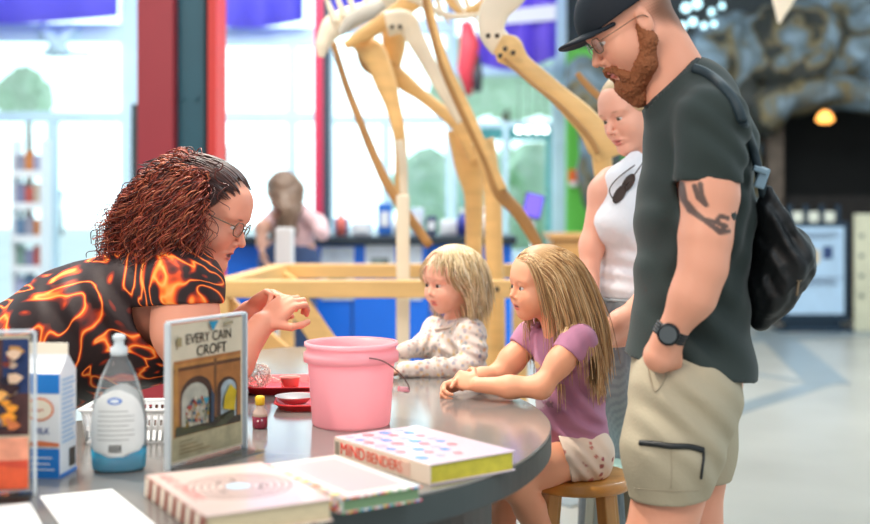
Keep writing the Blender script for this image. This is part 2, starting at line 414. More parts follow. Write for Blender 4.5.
def head(S, fr, skin, lips, brow, gaze=None, child=0, nose=1.0, open_=0, iris=(.10, .16, .2), smile=0, browamt=.8):
    g = fr; e = S.ell; M = g.M; R = g.r; lipc = lips
    def E(x, y, z, a, b, c, k=.012, op=1): S.ell(g(x, y, z), R(a, b, c), M, k * g.s, skin, op)
    def K(p, q, a, b, k=.012): S.cone(g(*p), g(*q), a * g.s, b * g.s, k * g.s, skin)
    ch = child
    E(-.012, 0, .038 + .004 * ch, .098 + .004 * ch, .078 + .006 * ch, .080 + .004 * ch, .01)
    E(.030, 0, -.018, .058 - .004 * ch, .060 + .006 * ch, .078 - .012 * ch, .02)
    K((-.012, .044, -.045), (.058 - .010 * ch, .014, -.092 + .012 * ch), .026, .020, .03); K((-.012, -.044, -.045), (.058 - .010 * ch, -.014, -.092 + .012 * ch), .026, .020, .03)
    E(.068 - .008 * ch, 0, -.096 + .013 * ch, .019, .022, .017, .02)
    for s in (1, -1):
        E(.050, .036 * s, -.034, .032 + .004 * ch, .027 + .004 * ch, .030 + .003 * ch, .034)
        E(.070, .028 * s, .022, .018, .030, .009, .018)
    E(.060, 0, .045, .030, .052, .040, .03)
    nl = .108 - .008 * ch
    K((.084, 0, .008), (nl * (1 if nose == 1 else nose), 0, -.030 + .004 * ch), .0065, .0095, .010)
    for s in (1, -1): E(.094 - .006 * ch, .0105 * s, -.036 + .004 * ch, .009, .0068, .0062, .006)
    E(.088 - .006 * ch, 0, -.052 + .004 * ch, .008, .016, .012, .014)
    # sockets and eyes
    ex, ey, ez, er = .0745, .031, -.001, .0130 + .0016 * ch
    for s in (1, -1): E(.097, ey * s, ez + .001, .0130, .0175, .0105, .014, -1)
    for s in (1, -1):
        E(ex, ey * s, ez, er - .0008, er - .0008, er - .0008, .002)
        E(ex + .0004, ey * s, ez + .0106 + .0014 * ch, er + .0006, er + .0040, .0080, .005)
        E(ex - .0002, ey * s, ez - .0112 - .0010 * ch, er + .0002, er + .0035, .0068, .006)
    # mouth
    mz = -.066 + .006 * ch; mx = .0885 - .006 * ch
    E(mx, 0, mz + .0045, .0085, .023 + .003 * smile, .0052, .005); E(mx - .002, 0, mz - .0065, .0085, .019 + .003 * smile, .0062, .005)
    E(mx + .010, 0, mz - .0008, .012, .022, .0012 + .003 * open_, .002, -1)
    for s in (1, -1): E(mx - .014, (.026 + .002 * smile) * s, mz + .002 * smile, .010, .006, .006, .010)
    # ears
    for s in (1, -1):
        E(-.008, .0765 * s, -.004, .0165, .0065, .029, .004)
        E(-.004, .0835 * s, .000, .0085, .004, .015, .004, -1)
    pa = S.paint
    def pp(x, y, z, r, col, amt, edge=.5, nz=0): pa.append(paint_ell(g(x, y, z), R(*r), M, col, amt, edge, nz))
    for s in (1, -1):
        pp(.066, .040 * s, -.034, (.035, .024, .022), (skin[0] * 1.02, skin[1] * .72, skin[2] * .66), .45, .9)
        pp(.082, .031 * s, .0225, (.022, .019, .0042), brow, browamt, .6)
        pp(ex + .008, ey * s, ez + .0050 + .0012 * ch, (.014, .0165, .0026), tuple(c * .35 for c in brow), .85, .6)
        pp(.098, .0085 * s, -.0425, (.006, .004, .003), (.12, .03, .02), .7, .6)
    pp(nl, 0, -.032, (.016, .014, .012), (skin[0], skin[1] * .74, skin[2] * .7), .4, .9)
    pp(mx, 0, mz + .004, (.018, .0245, .0062), lipc, .9, .35); pp(mx, 0, mz - .007, (.018, .021, .0075), lipc, .9, .35)
    pp(mx, 0, mz - .0008, (.012, .0225, .0016 + .003 * open_), (.10, .02, .02), .9, .5)
    gz = gaze or g.f
    return [uvball(g(ex, ey * s, ez), (er) * g.s, gz, iris) for s in (1, -1)]
def hand(S, w, d, n, thumb, L, skin, curl=(.5, .6, .4), spread=.02, tcurl=.3, k=.004, curls=None, nails=True, tout=.75):
    """palm, four fingers of unequal length and a thumb; n is the side the fingers close towards, thumb is +-1"""
    w = Vector(w); d = Vector(d).normalized(); n = Vector(n); n = (n - d * n.dot(d)).normalized(); t = d.cross(n).normalized() * thumb
    Mx = np.array([[d[i], t[i], n[i]] for i in range(3)])
    S.ell(w + d * .27 * L, (.30 * L, .205 * L, .085 * L), Mx, .012, skin)
    S.ell(w + d * .22 * L + t * .12 * L + n * .05 * L, (.17 * L, .085 * L, .08 * L), Mx, .01, skin)
    ln = (.40, .45, .415, .325); off = (.145, .05, -.047, -.135); st = (.50, .52, .50, .46)
    tips = []
    for i in range(4):
        c = curls[i] if curls else curl
        p = w + d * st[i] * L + t * off[i] * L; a = 0; r = .048 * L * (1, 1.02, .97, .86)[i]
        S.cone(w + d * .2 * L + t * off[i] * .7 * L, p, r, r * 1.04, .008, skin)
        for j, (q, cu) in enumerate(zip((.46, .30, .24), c)):
            a += cu; dd = (d * math.cos(a) + n * math.sin(a) + t * (off[i] * spread * 20) * math.cos(a) * .3).normalized()
            e = p + dd * ln[i] * q * L
            S.cone(p, e, r * (1 - .07 * j), r * (.93 - .08 * j), .0025, skin); p = e
        tips.append((p, dd, r))
    p = w + d * .14 * L + t * .15 * L; dd = (d * (1.37 - tout) + t * tout + n * .35).normalized()
    for j, (q, r) in enumerate(((.22, .062), (.17, .052), (.13, .046))):
        e = p + dd * q * L; S.cone(p, e, r * L, r * .92 * L, .006 if j == 0 else .003, skin); p = e
        dd = (dd + d * .35 * (1 + tcurl) + n * tcurl - t * .35 * (1 + tcurl)).normalized()
    if nails:
        for (q, dv, r) in tips:
            up = -(n - dv * n.dot(dv)).normalized()
            S.paint.append(paint_ell(q + up * r * .75 + dv * r * .2, (r * .8, r * .8, r * .8), np.eye(3), tuple(min(1, c * 1.12 + .05) for c in skin), .5, .3))
    return tips
def strands(name, roots, cols, colliders, parent, m, length, seed=0, step=.012, r0=.0022, grav=.35, flow=None, curl=0, cfreq=90, jit=.25, lenvar=.3, spread=0, taper=.35, sides=3):
    """locks of hair: each falls from its root, sliding over the head and the shoulders"""
    rng = random.Random(seed); V = []; Fa = []; Cc = []
    for (p0, d0) in roots:
        p = Vector(p0); d = Vector(d0).normalized(); L = length(p) * (1 - lenvar * rng.random()); n = max(4, int(L / step)); pts = [p.copy()]
        j = Vector((rng.gauss(0, 1), rng.gauss(0, 1), rng.gauss(0, .5))) * jit
        for i in range(n):
            g = Vector((0, 0, -1)); 
            if flow: g = g + flow(p)
            d = (d * (1 - grav) + (g + j * .3) * grav).normalized(); p = p + d * step
            for (c, r, M) in colliders:
                q = M.T @ np.array(p - c) ; kk = math.sqrt(((q / r) ** 2).sum())
                if kk < 1: q = q / max(kk, .05) * 1.001; p = c + Vector(M @ q)
            d = (p - pts[-1]).normalized(); pts.append(p.copy())
        if curl:
            ph = rng.random() * 6.28; cr = curl * (.6 + .8 * rng.random()); fq = cfreq * (.7 + .6 * rng.random()); q2 = []
            for i, q in enumerate(pts):
                t = pts[min(i + 1, n)] - pts[max(i - 1, 0)]; a = t.orthogonal().normalized(); b = t.normalized().cross(a); w = ph + fq * i * step; am = cr * min(1, i / 4)
                q2.append(q + a * math.cos(w) * am + b * math.sin(w) * am)
            pts = q2
        col = cols[rng.randrange(len(cols))]; va = .8 + .4 * rng.random(); b0 = len(V); rr = r0 * (.7 + .6 * rng.random()); up = Vector((.3, .8, .5))
        for i, q in enumerate(pts):
            t = (pts[min(i + 1, n)] - pts[max(i - 1, 0)]).normalized(); a = t.cross(up).normalized(); b = a.cross(t)
            rad = rr * (1 - (1 - taper) * (i / n) ** 2) * (1 if i else .6)
            for k in range(sides):
                w = 2 * math.pi * k / sides; V.append(q + (a * math.cos(w) + b * math.sin(w)) * rad); Cc.append([c * va for c in col])
        for i in range(n):
            for k in range(sides): Fa.append((b0 + i * sides + k, b0 + i * sides + (k + 1) % sides, b0 + (i + 1) * sides + (k + 1) % sides, b0 + (i + 1) * sides + k))
    return np.array(V), np.array(Fa), np.array(Cc)
def S3(r, g, b):
    f = lambda c: (c / 255 / 12.92) if c / 255 <= .04045 else ((c / 255 + .055) / 1.055) ** 2.4
    return (f(r), f(g), f(b))
# ------------------------------------------------------------------ the hall
def struct(name, mb, m, parent=None, **k):
    o = mb.build(name, m, parent, **k)
    if parent is None: o['kind'] = 'structure'
    return o
fm = mat('polished_concrete', S3(176, 176, 168), .30, var=.13, vscale=1.1, bump=.03, bscale=6)
struct('floor', MB().box((0, 6, -.05), (17, 15.4, .1)), fm)
ink = mat('blue_grey_inlay', S3(138, 150, 154), .3, var=.06, vscale=3)
def inlay(a, b, w, i):
    a = T(*a, 0); b = T(*b, 0); t = (b - a).normalized(); s = Vector((-t.y, t.x, 0)) * w / 2
    struct('trim_%d' % i, MB().prism([a - s, b - s, b + s, a + s], (0, 0, .003 + .0007 * i)), ink)
inlay((640, 440), (830, 381), .16, 1); inlay((828, 384), (768, 330), .30, 2); inlay((600, 352), (800, 381), .07, 3)
inlay((725, 341), (880, 333), .35, 4); inlay((560, 505), (700, 470), .12, 5)
gm = mat('pavement', S3(225, 228, 225), .8, var=.08, vscale=.5)
struct('ground', MB().box((0, 33.6, -.06), (60, 40, .1)), gm)
ceil = mat('ceiling_paint', S3(205, 215, 225), .8, var=.03)
struct('ceiling', MB().box((0, 10.4, 4.86), (17, 6.4, .12)), ceil)
WY = 13.0
fr_m = mat('pale_blue_frame_metal', S3(200, 230, 244), .4, var=.05, vscale=3)  # pale blue lightened further: veiling glare is put into the frame colour
pane_m = glass('window_glass', (.93, .99, 1), .05)
def wbar(mb, x0, y0, x1, y1, d=WY, t=.10):
    t += .0036 * (len(mb.v) // 24)
    a = P(x0, y0, d); b = P(x1, y1, d); mb.box(((a.x + b.x) / 2, d, (a.z + b.z) / 2), (abs(b.x - a.x), t, abs(b.z - a.z)), bev=.008)
def wglass(parent, x0, y0, x1, y1, name='pane'):
    a = P(x0, y0, WY); b = P(x1, y1, WY); MB().box(((a.x + b.x) / 2, WY, (a.z + b.z) / 2), (abs(b.x - a.x), .012, abs(b.z - a.z))).build(name, pane_m, parent)
FL = 313.0   # floor line at the window wall
TOPY = -128
m = MB()
for x in (-70, 48, 122): wbar(m, x, 113, x + 10, FL)
wbar(m, -80, 112, 137, 122); wbar(m, -60, FL - 8, 122, FL)
o = struct('door_1', m, fr_m); wglass(o, -60, 122, 48, FL - 8); wglass(o, 58, 122, 122, FL - 8)
hm = mat('door_pull_metal', (.6, .65, .68), .25, 1)
h = MB().tube([P(62, 190, WY - .09), P(62, 235, WY - .09)], .02)
for yy in (194, 231): h.tube([P(62, yy, WY - .09), P(62, yy, WY - .04)], .012)
h.build('door_handle', hm, o)
h = MB().tube([P(43, 190, WY - .09), P(43, 235, WY - .09)], .02)
for yy in (194, 231): h.tube([P(43, yy, WY - .09), P(43, yy, WY - .04)], .012)
h.build('door_handle', hm, o)
m = MB(); wbar(m, -80, 24, 137, 42); wbar(m, -80, TOPY, -66, 113); wbar(m, 122, TOPY, 138, 113); wbar(m, -80, TOPY, 137, TOPY + 12)
m.tube([P(40, 26, 12.9), P(66, 54, 12.9)], .07); m.tube([P(75, 26, 12.9), P(50, 54, 12.9)], .07); wbar(m, 44, 52, 90, 56)
o = struct('window_1', m, fr_m); wglass(o, -66, 42, 122, 112); wglass(o, -66, TOPY + 12, 122, 24)
m = MB(); wbar(m, 206, TOPY, 218, FL); wbar(m, 288, 42, 296, FL); wbar(m, 320, TOPY, 334, FL); wbar(m, 206, 28, 334, 46); wbar(m, 206, 112, 334, 122); wbar(m, 206, 250, 334, FL); wbar(m, 206, TOPY, 334, TOPY + 12)
o = struct('window_2', m, fr_m); wglass(o, 218, 46, 320, 112); wglass(o, 218, 122, 320, 250); wglass(o, 218, TOPY + 12, 320, 28)
m = MB(); wbar(m, 446, TOPY, 456, FL); wbar(m, 382, 120, 390, FL); wbar(m, 334, 116, 456, 124); wbar(m, 334, 250, 456, FL); wbar(m, 334, TOPY, 456, TOPY + 12); wbar(m, 334, 20, 456, 34)
o = struct('window_3', m, fr_m); wglass(o, 334, 34, 446, 116); wglass(o, 334, 124, 446, 250); wglass(o, 334, TOPY + 12, 446, 20)
m = MB(); wbar(m, 552, TOPY, 566, FL); wbar(m, 456, 122, 552, 128); wbar(m, 503, 128, 508, 250); wbar(m, 456, 250, 566, FL); wbar(m, 456, TOPY, 566, TOPY + 12); wbar(m, 456, 66, 552, 76)
o = struct('window_4', m, fr_m); wglass(o, 456, 76, 552, 122); wglass(o, 456, 128, 552, 250); wglass(o, 456, TOPY + 12, 552, 66)
m = MB(); wbar(m, 137, TOPY, 207, FL); wbar(m, -300, TOPY, -80, FL)
struct('wall_back', m, mat('back_wall_paint', S3(150, 185, 200), .7, var=.04))
m = MB(); wbar(m, 566, TOPY, 1150, FL, WY + .1, .1)
struct('wall_right', m, mat('dark_grey_wall_paint', S3(58, 66, 68), .8, var=.1))
m = MB(); wbar(m, 566, 48, 640, 325, 12.5, .12)
struct('wall_green', m, mat('green_wall_paint', S3(96, 190, 70), .6, var=.05))
m = MB(); m.box(P(573, 176, 12.41), (.10, .05, .13), bev=.008); m.slot(1).box(P(573, 184, 12.38), (.08, .02, .05), bev=.004)
tag(m.build('alarm_box', [mat('orange_plastic', S3(235, 110, 40), .4), mat('white_plastic', S3(235, 235, 235), .4)]), 'small orange and white alarm box mounted on the green wall', 'alarm')
# outside
bark = mat('tree_bark', S3(120, 100, 85), .8, var=.2)
leafm = mat('glare_pale_leaves', S3(215, 250, 210), .8, var=.2, vscale=4, bump=.6, bscale=5)  # green paled so the leaf colour itself carries the window glare
def tree(px, py, d, r, lab):
    t = empty('leafy_tree', P(px, 0, d) * 1, lab, 'tree', 'trees outside the glass wall'); t.location.z = 0
    rng = random.Random(int(px)); c = P(px, py, d); S = SDF(); S.k = .3
    for i in range(16):
        v = Vector((rng.gauss(0, 1), rng.gauss(0, 1), rng.gauss(0, .8))).normalized() * r * rng.uniform(.3, .9); S.ell(c + v, r * rng.uniform(.3, .5))
    S.nz = .10; S.nsc = 6 / r
    build_sdf('foliage', [(S, .11)], leafm, t)
    MB().tube([(c.x, d, -.01), (c.x + .05, d, c.z * .5), (c.x, d, c.z)], [.18, .14, .09]).build('trunk', bark, t)
tree(28, 98, 40, 1.0, 'pale green tree seen through the glass above the double doors')
tree(452, 200, 22, 1.0, 'leafy tree outside left of the four hung lamps')
tree(548, 190, 24, 1.5, 'large leafy tree outside beside the green wall')
tree(505, 80, 34, 1.9, 'tall leafy tree outside under the purple banner')
m = MB(); wbar(m, 455, 128, 556, 140, 17, .3); wbar(m, 462, 128, 468, 290, 17, .2); wbar(m, 546, 128, 551, 290, 17, .2)
tag(m.build('green_pergola', mat('teal_green_metal', S3(120, 195, 185), .5, var=.1)), 'teal green metal pergola standing outside under the trees', 'pergola')
lamp_on = mat('lit_lamp_glass', (1, .98, .92), .4, emis=5)
for i, px in enumerate((519, 528, 537, 545)):
    t = empty('hanging_lamp', P(px, 130, 12.6), ('leftmost', 'second from left', 'third from left', 'rightmost')[i] + ' of four small round lamps hung in the right-hand glass bay', 'lamp', 'round lamps in the right-hand glass bay')
    c = P(px, 130, 12.6); MB().lathe(c - Vector((0, 0, .035)), [(.001, 0), (.025, .008), (.035, .035), (.025, .062), (.008, .07)], 16).build('bulb', lamp_on, t)
    MB().tube([c + Vector((0, 0, .03)), (c.x, c.y, 4.8)], .004, 6).build('cord', mat('black_cord', (.02, .02, .02), .5), t)
bk = [(686, 8, .075), (697, 4, .08), (693, 22, .07), (712, 12, .06), (704, 26, .05), (714, 24, .05), (683, 26, .06), (722, 6, .05)]
for i, (px, py, r) in enumerate(bk):
    r *= .62
    c = P(px, py, 11.2 + .22 * (i % 4)); t = empty('globe_lamp', c, 'glowing globe lamp hung above the rocks behind the man, ' + ('top left of the bunch', 'large top one', 'low middle one', 'right of the middle', 'lower one near the rock', 'lowest right one', 'lowest left one', 'rightmost of the bunch')[i], 'lamp', 'globe lamps above the rocks')
    MB().lathe(c - Vector((0, 0, r)), [(.001, 0), (r * .7, r * .3), (r, r), (r * .7, r * 1.7), (.012, 2 * r)], 16).build('globe', mat('lit_blue_white_globe', (.55, .9, 1), .4, emis=1.7), t)
    MB().tube([c + Vector((0, 0, r)), (c.x, c.y, 4.8)], .005, 6).build('cord', mat('black_cord', (.02, .02, .02), .5), t)

# banners of purple fabric under the ceiling
def banner(x0, x1, y1, d, lab, c, y0=-125, dip=6):
    m = MB(); n = 16; vs = []
    for j in range(2):
        for i in range(n + 1):
            f = i / n; yy = (y1 + dip * math.sin(f * 3.14159 + .3)) if j else y0
            p = P(x0 + (x1 - x0) * f, yy, d + .05 * math.sin(f * 20)); vs.append(p)
    m.add(vs, [(i, i + 1, n + 2 + i, n + 1 + i) for i in range(n)], True)
    return tag(m.build('hanging_banner', c, solid=.006), lab, 'banner')
pur = mat('purple_blue_fabric', S3(160, 150, 255), .6, translucent=.65, var=.1, vscale=1)
pur2 = mat('violet_fabric', S3(160, 130, 250), .6, translucent=.6, var=.1, vscale=1)
wh = mat('white_fabric', S3(240, 240, 245), .6, translucent=.4)
banner(-90, 118, 18, 12.6, 'wide purple blue banner hung above the double doors', pur)
banner(209, 303, 22, 12.6, 'purple blue banner hung right of the red and teal column', pur)
banner(330, 372, 12, 12.6, 'narrow purple banner hung behind the skull end of the skeleton', pur)
banner(478, 556, 60, 12.0, 'large violet banner hung left of the green wall', pur2, dip=10)
banner(392, 470, -4, 12.6, 'violet banner high behind the middle of the skeleton', pur2)
tag(MB().prism([P(505, 10, 11.9), P(556, 4, 11.9), P(556, 20, 11.9), P(505, 24, 11.9)], (0, .01, 0)).build('hanging_pennant', wh), 'white strip hung across the violet banner', 'banner')
m = MB(); c = P(467, 60, 10.6)
for i, (yy, w) in enumerate(((-60, 2), (18, 5), (45, 6), (70, 5), (92, 3))):
    pass
m.tube([P(466, -70, 10.6), P(466, 25, 10.6)], .008); m.slot(1).tube([P(466, 22, 10.6), P(470, 45, 10.6), P(466, 70, 10.6), P(469, 95, 10.6)], [.05, .09, .08, .03], 10); m.slot(0).tube([P(478, 55, 10.6), P(476, 75, 10.6), P(478, 92, 10.6)], [.02, .06, .03])
tag(m.build('hanging_fish_model', [mat('dark_grey_paint', S3(60, 62, 70), .5), mat('red_paint', S3(205, 60, 75), .5)]), 'small red and grey model hung behind the skeleton', 'model')
# steel columns
red = mat('red_painted_steel', S3(172, 52, 64), .45, var=.06, vscale=2)
red2 = mat('bright_red_painted_steel', S3(225, 60, 55), .45, var=.05)
teal = mat('teal_painted_steel', S3(46, 112, 132), .45, var=.08, vscale=3)
def pbox(m, x0, x1, d, t, z0=-.005, z1=4.7):
    a = P(x0, 0, d).x; b = P(x1, 0, d).x; m.box(((a + b) / 2, d + t / 2, (z0 + z1) / 2), (b - a, t, z1 - z0), bev=.005); return m
cl = empty('steel_column', (P(172, 0, 6).x, 6, 0), 'thick red and teal steel column behind the woman in the orange patterned shirt', 'column')
pbox(MB(), 137, 173, 6.0, .30).build('flange', red, cl); pbox(MB(), 173, 208, 6.12, .05).build('web', teal, cl); pbox(MB(), 207.5, 216, 6.0, .30).build('flange', red2, cl)
for xx in (182, 196): MB().box(P(xx, 98, 6.11), (.02, .02, .02)).build('bolt', teal, cl)
pbox(MB(), 204, 208.5, 6.05, .08).build('dark_strip', mat('dark_teal_edge', S3(20, 40, 48), .6), cl)  # darker teal strip along the right edge of the web
cl = empty('steel_column', (P(322, 0, 9).x, 9, 0), 'slim red and dark steel column left of the skeleton', 'column')
pbox(MB(), 314, 322.5, 9, .2).build('flange', mat('pink_red_painted_steel', S3(215, 62, 95), .45), cl); pbox(MB(), 322.5, 330, 9.05, .1).build('web', mat('slate_painted_steel', S3(70, 90, 105), .45), cl)
m = MB(); pbox(m, 131, 137, 9.5, .06, 0, 2.0)
tag(m.build('dark_post', mat('black_painted_metal', (.02, .03, .03), .5)), 'thin black post between the double doors and the red column', 'post')
pbox(MB(), 221, 228, 9.5, .06, 0, 1.65)
tag(pbox(MB(), 222, 227, 9.5, .05, 0, 1.67).build('dark_post', MATS['black_painted_metal']), 'thin black post right of the woman with curly hair', 'post')

# brochure rack behind the glass of the doors
wp = mat('white_powder_coat', S3(240, 244, 246), .5); RD = 12.4
rk = empty('brochure_rack', (P(30, 0, RD).x, RD, 0), 'tall white brochure rack standing inside the left door', 'rack')
z = lambda y: P(0, y, RD).z
a, b = P(17, 0, RD).x, P(46, 0, RD).x
m = MB()
for x in (a, b): m.box((x, RD, z(140) / 2), (.02, .30, z(140)))
m.box(((a + b) / 2, RD, .02), (b - a, .34, .04)); m.build('frame', wp, rk)
for i, yy in enumerate((176, 208, 240, 270, 298)):
    MB().box(((a + b) / 2, RD - .04, z(yy)), (b - a, .26, .035)).box(((a + b) / 2, RD - .17, z(yy) + .03), (b - a, .01, .05)).build('shelf', wp, rk)
bc = [(150, 150, 165), (120, 150, 140), (205, 130, 70), (130, 135, 165), (165, 170, 200), (190, 90, 80), (100, 130, 160), (205, 190, 170)]
k = 0
for i, yy in enumerate((176, 208, 240, 270, 298)):
    for j in range(3):
        x = a + (b - a) * (.2 + .3 * j); q = bc[(i * 3 + j * 2) % 8]; hh = .20 + .04 * ((i + j) % 2)
        o = MB().box((x, RD - .05, z(yy) + .018 + hh / 2), (.085, .05, hh)).build('brochure_stack', mat('brochure_paper_%d' % ((i * 3 + j * 2) % 8), S3(*q), .6, var=.2, vscale=20))
        tag(o, ('%s stack of brochures on the %s shelf of the white rack' % (('left', 'middle', 'right')[j], ('top', 'second', 'middle', 'fourth', 'bottom')[i])), 'brochures', 'brochures in the rack')

# ---- blue counter with things on it
CD = 8.0; cz = P(0, 236, CD).z
bl = mat('bright_blue_laminate', S3(10, 112, 232), .4, var=.05, vscale=2); bt = mat('black_counter_top', S3(32, 48, 60), .3)
ct = empty('display_counter', (P(360, 0, CD).x, CD, 0), 'long blue counter with a dark top behind the wooden rails', 'counter')
x0, x1 = P(212, 0, CD).x, P(512, 0, CD).x
MB().box(((x0 + x1) / 2, CD + .35, (cz - .06) / 2), (x1 - x0, .66, cz - .06), bev=.01).build('body', bl, ct)
MB().box(((x0 + x1) / 2, CD + .33, cz - .03), (x1 - x0 + .06, .76, .06), bev=.01).build('counter_top', bt, ct)
MB().box(((x0 + x1) / 2, CD + .01, .06), (x1 - x0, .02, .12)).build('kickboard', bt, ct)
m = MB()
for x in (285, 352, 430, 490): m.box((P(x, 0, CD).x, CD + .018, cz / 2), (.012, .006, cz - .14))
m.build('panel_joint', mat('dark_blue_joint', S3(5, 45, 110), .5), ct)
ppr = mat('white_print_paper', S3(205, 220, 235), .6, var=.12, vscale=14)
for (a, b, t_, w, lab) in ((321, 354, 247, 300, 'tall white poster on the blue counter front, left one'), (365, 395, 245, 278, 'white sheet with a small picture on the blue counter, beside the tall poster'), (409, 422, 245, 300, 'white poster on the blue counter half hidden by the wooden post')):
    p = P((a + b) / 2, (t_ + w) / 2, CD - .012 + .02); o = MB().box((p.x, CD + .012, p.z), ((b - a) / 149.4, .006, (w - t_) / 149.4)).slot(1).box((p.x, CD + .0075, p.z - .02), ((b - a) / 149.4 * .6, .004, (w - t_) / 149.4 * .4)).build('wall_poster', [ppr, mat('grey_green_print', S3(120, 140, 140), .6, var=.5, vscale=20)])
    tag(o, lab, 'poster', 'posters on the blue counter')
def cbox(px0, px1, py, d, dp, col, name, lab, cat, m2=None, bot=236):
    zt = P(0, py, d).z; a = P(px0, 0, d).x; b = P(px1, 0, d).x; m = MB().box(((a + b) / 2, d, (zt + cz) / 2), (b - a, dp, zt - cz), bev=.012)
    m.slot(1).box(((a + b) / 2, d - dp / 2 - .002, (zt + cz) / 2), ((b - a) * .6, .006, (zt - cz) * .45))
    tag(m.build(name, [mat('plastic_%d_%d_%d' % col, S3(*col), .45), m2 or mat('label_white', S3(225, 232, 238), .5)]), lab, cat, 'things on the blue counter')
cbox(378, 392, 203, 8.3, .12, (40, 110, 200), 'storage_box', 'blue box on the counter left of the pale post', 'box')
cbox(352, 372, 222, 8.25, .16, (215, 228, 240), 'storage_bin', 'low white bin on the counter', 'bin')
cbox(334, 349, 218, 8.35, .12, (120, 150, 190), 'storage_box', 'grey blue box on the counter beside the white bin', 'box')
cbox(411, 424, 208, 8.4, .12, (200, 215, 235), 'storage_box', 'tall pale box on the counter right of the pale post', 'box')
cbox(426, 437, 216, 8.3, .1, (60, 80, 110), 'storage_box', 'dark blue box on the counter right of the tall pale box', 'box')
cbox(440, 458, 220, 8.3, .12, (225, 232, 240), 'storage_bin', 'small white bin at the right on the counter', 'bin')
def bottle(px, py, d, r, col, lab):
    zt = P(0, py, d).z; x = P(px, 0, d).x; hgt = zt - cz
    t = empty('squeeze_bottle', (x, d, cz), lab, 'bottle', 'bottles on the blue counter')
    MB().lathe((x, d, cz), [(r, 0), (r, hgt * .6), (r * .5, hgt * .75), (r * .35, hgt * .8)], 16).build('body', mat('plastic_%d_%d_%d' % col, S3(*col), .35), t)
    MB().lathe((x, d, cz + hgt * .8), [(r * .45, 0), (r * .4, hgt * .12), (r * .1, hgt * .2)], 12).build('cap', mat('white_plastic', S3(235, 235, 235), .4), t)
bottle(341, 210, 8.15, .035, (225, 120, 110), 'small red bottle on the counter near the far woman')
bottle(398, 212, 8.2, .035, (235, 240, 245), 'white bottle on the counter beside the blue box')
bottle(462, 208, 8.2, .035, (60, 70, 160), 'dark blue bottle at the right end of the counter')
bottle(484, 206, 8.1, .04, (235, 240, 245), 'white bottle on the counter behind the skeleton shin')
# purple tablet, white post, blue chair
t = empty('tablet_stand', (P(533, 0, 7.8).x, 7.8, 0), 'purple lit tablet screen on a thin stand near the green wall', 'tablet')
p = P(533, 206, 7.8); R = Matrix.Rotation(.25, 3, 'Y') @ Matrix.Rotation(-.3, 3, 'X')
MB().box(p, (.13, .02, .17), R, .006).build('casing', MATS['black_painted_metal'], t)
MB().box(p + R @ Vector((0, -.012, 0)), (.11, .004, .15), R).build('screen', mat('lit_violet_screen', S3(100, 80, 205), .3, emis=.8), t)
MB().tube([(p.x, 7.82, p.z - .05), (p.x, 7.82, .02)], .015).lathe((p.x, 7.82, 0), [(.16, 0), (.16, .015), (.02, .03)], 24).build('pole', wp, t)
o = pbox(MB(), 275, 292, 6.9, .12, 0, P(0, 228, 6.9).z).build('white_post', wp); tag(o, 'short square white post in front of the blue counter', 'post')
dr = mat('honey_wood', S3(205, 150, 85), .5, var=.15, vscale=3, stretch=(1, 1, 8))
wc = empty('wooden_cabinet', (P(590, 0, 9).x, 9, 0), 'low brown wooden cabinet before the green wall', 'cabinet')
zt = P(0, 234, 9).z; a, b = P(552, 0, 9).x, P(640, 0, 9).x
MB().box(((a + b) / 2, 9.2, zt / 2 - .02), (b - a, .4, zt - .04), bev=.01).build('body', dr, wc); MB().box(((a + b) / 2, 9.2, zt - .02), (b - a + .06, .46, .04), bev=.008).build('top', dr, wc)

# ---- wooden dinosaur skeleton and its stand
wd = mat('birch_plywood', S3(232, 186, 120), .5, var=.12, vscale=3, stretch=(1, 1, 6), bump=.1, bscale=20)
wl = mat('pale_birch', S3(238, 222, 196), .5, var=.08, vscale=5)
wk = mat('dark_birch_edge', S3(176, 128, 74), .55, var=.15, vscale=6)
sk = empty('dinosaur_skeleton', (P(430, 0, 5.3).x, 5.3, 0), 'life-sized wooden dinosaur skeleton rising behind the children', 'skeleton')
def bone(path, d, m, name='bone', flat=.6, d2=None):
    n = len(path); pts = [P(x, y, d + ((d2 or d) - d) * i / (n - 1)) for i, (x, y, w) in enumerate(path)]; sc = F_PX / d
    sp = spline(pts, 6); wv = [w for *_, w in path]; rad = []
    for i in range(len(sp)):
        f = i / 6; j = min(int(f), n - 2); t = f - j; t = t * t * (3 - 2 * t); rad.append((wv[j] * (1 - t) + wv[j + 1] * t) / 2 / sc)
    return MB().tube(sp, rad, 12, flat=flat).build(name, m, sk)
bone([(352, 40, 12), (372, 52, 26), (384, 78, 22), (394, 110, 15), (400, 140, 12), (401, 170, 12), (400, 205, 14)], 5.3, wd, 'shin_bone')
bone([(399, 140, 8), (403, 165, 9), (404, 205, 8)], 5.22, wl, 'shin_bone')
bone([(333, 42, 6), (345, 82, 7), (358, 116, 8), (375, 158, 9), (392, 192, 10), (430, 246, 9)], 5.1, wk, 'rib_strut')
bone([(388, 66, 18), (402, 80, 18), (425, 98, 12), (450, 118, 13), (468, 136, 20), (478, 160, 20)], 5.4, wd, 'thigh_bone')
bone([(462, 128, 32), (470, 160, 34), (474, 200, 19), (474, 250, 17), (474, 345, 17)], 5.5, wd, 'leg_post')
bone([(482, 140, 24), (492, 185, 17), (494, 250, 18), (496, 300, 18), (497, 380, 18)], 5.2, wd, 'leg_post')
bone([(424, -60, 6), (424, -5, 5), (432, 30, 7), (445, 70, 10), (466, 115, 12), (487, 160, 11), (500, 192, 14), (520, 215, 13), (541, 250, 10)], 4.9, wk, 'tail_strut')
bone([(428, -5, 4), (436, 30, 5), (449, 70, 7), (470, 115, 8), (490, 160, 7), (503, 190, 9)], 4.88, wd, 'tail_strut')
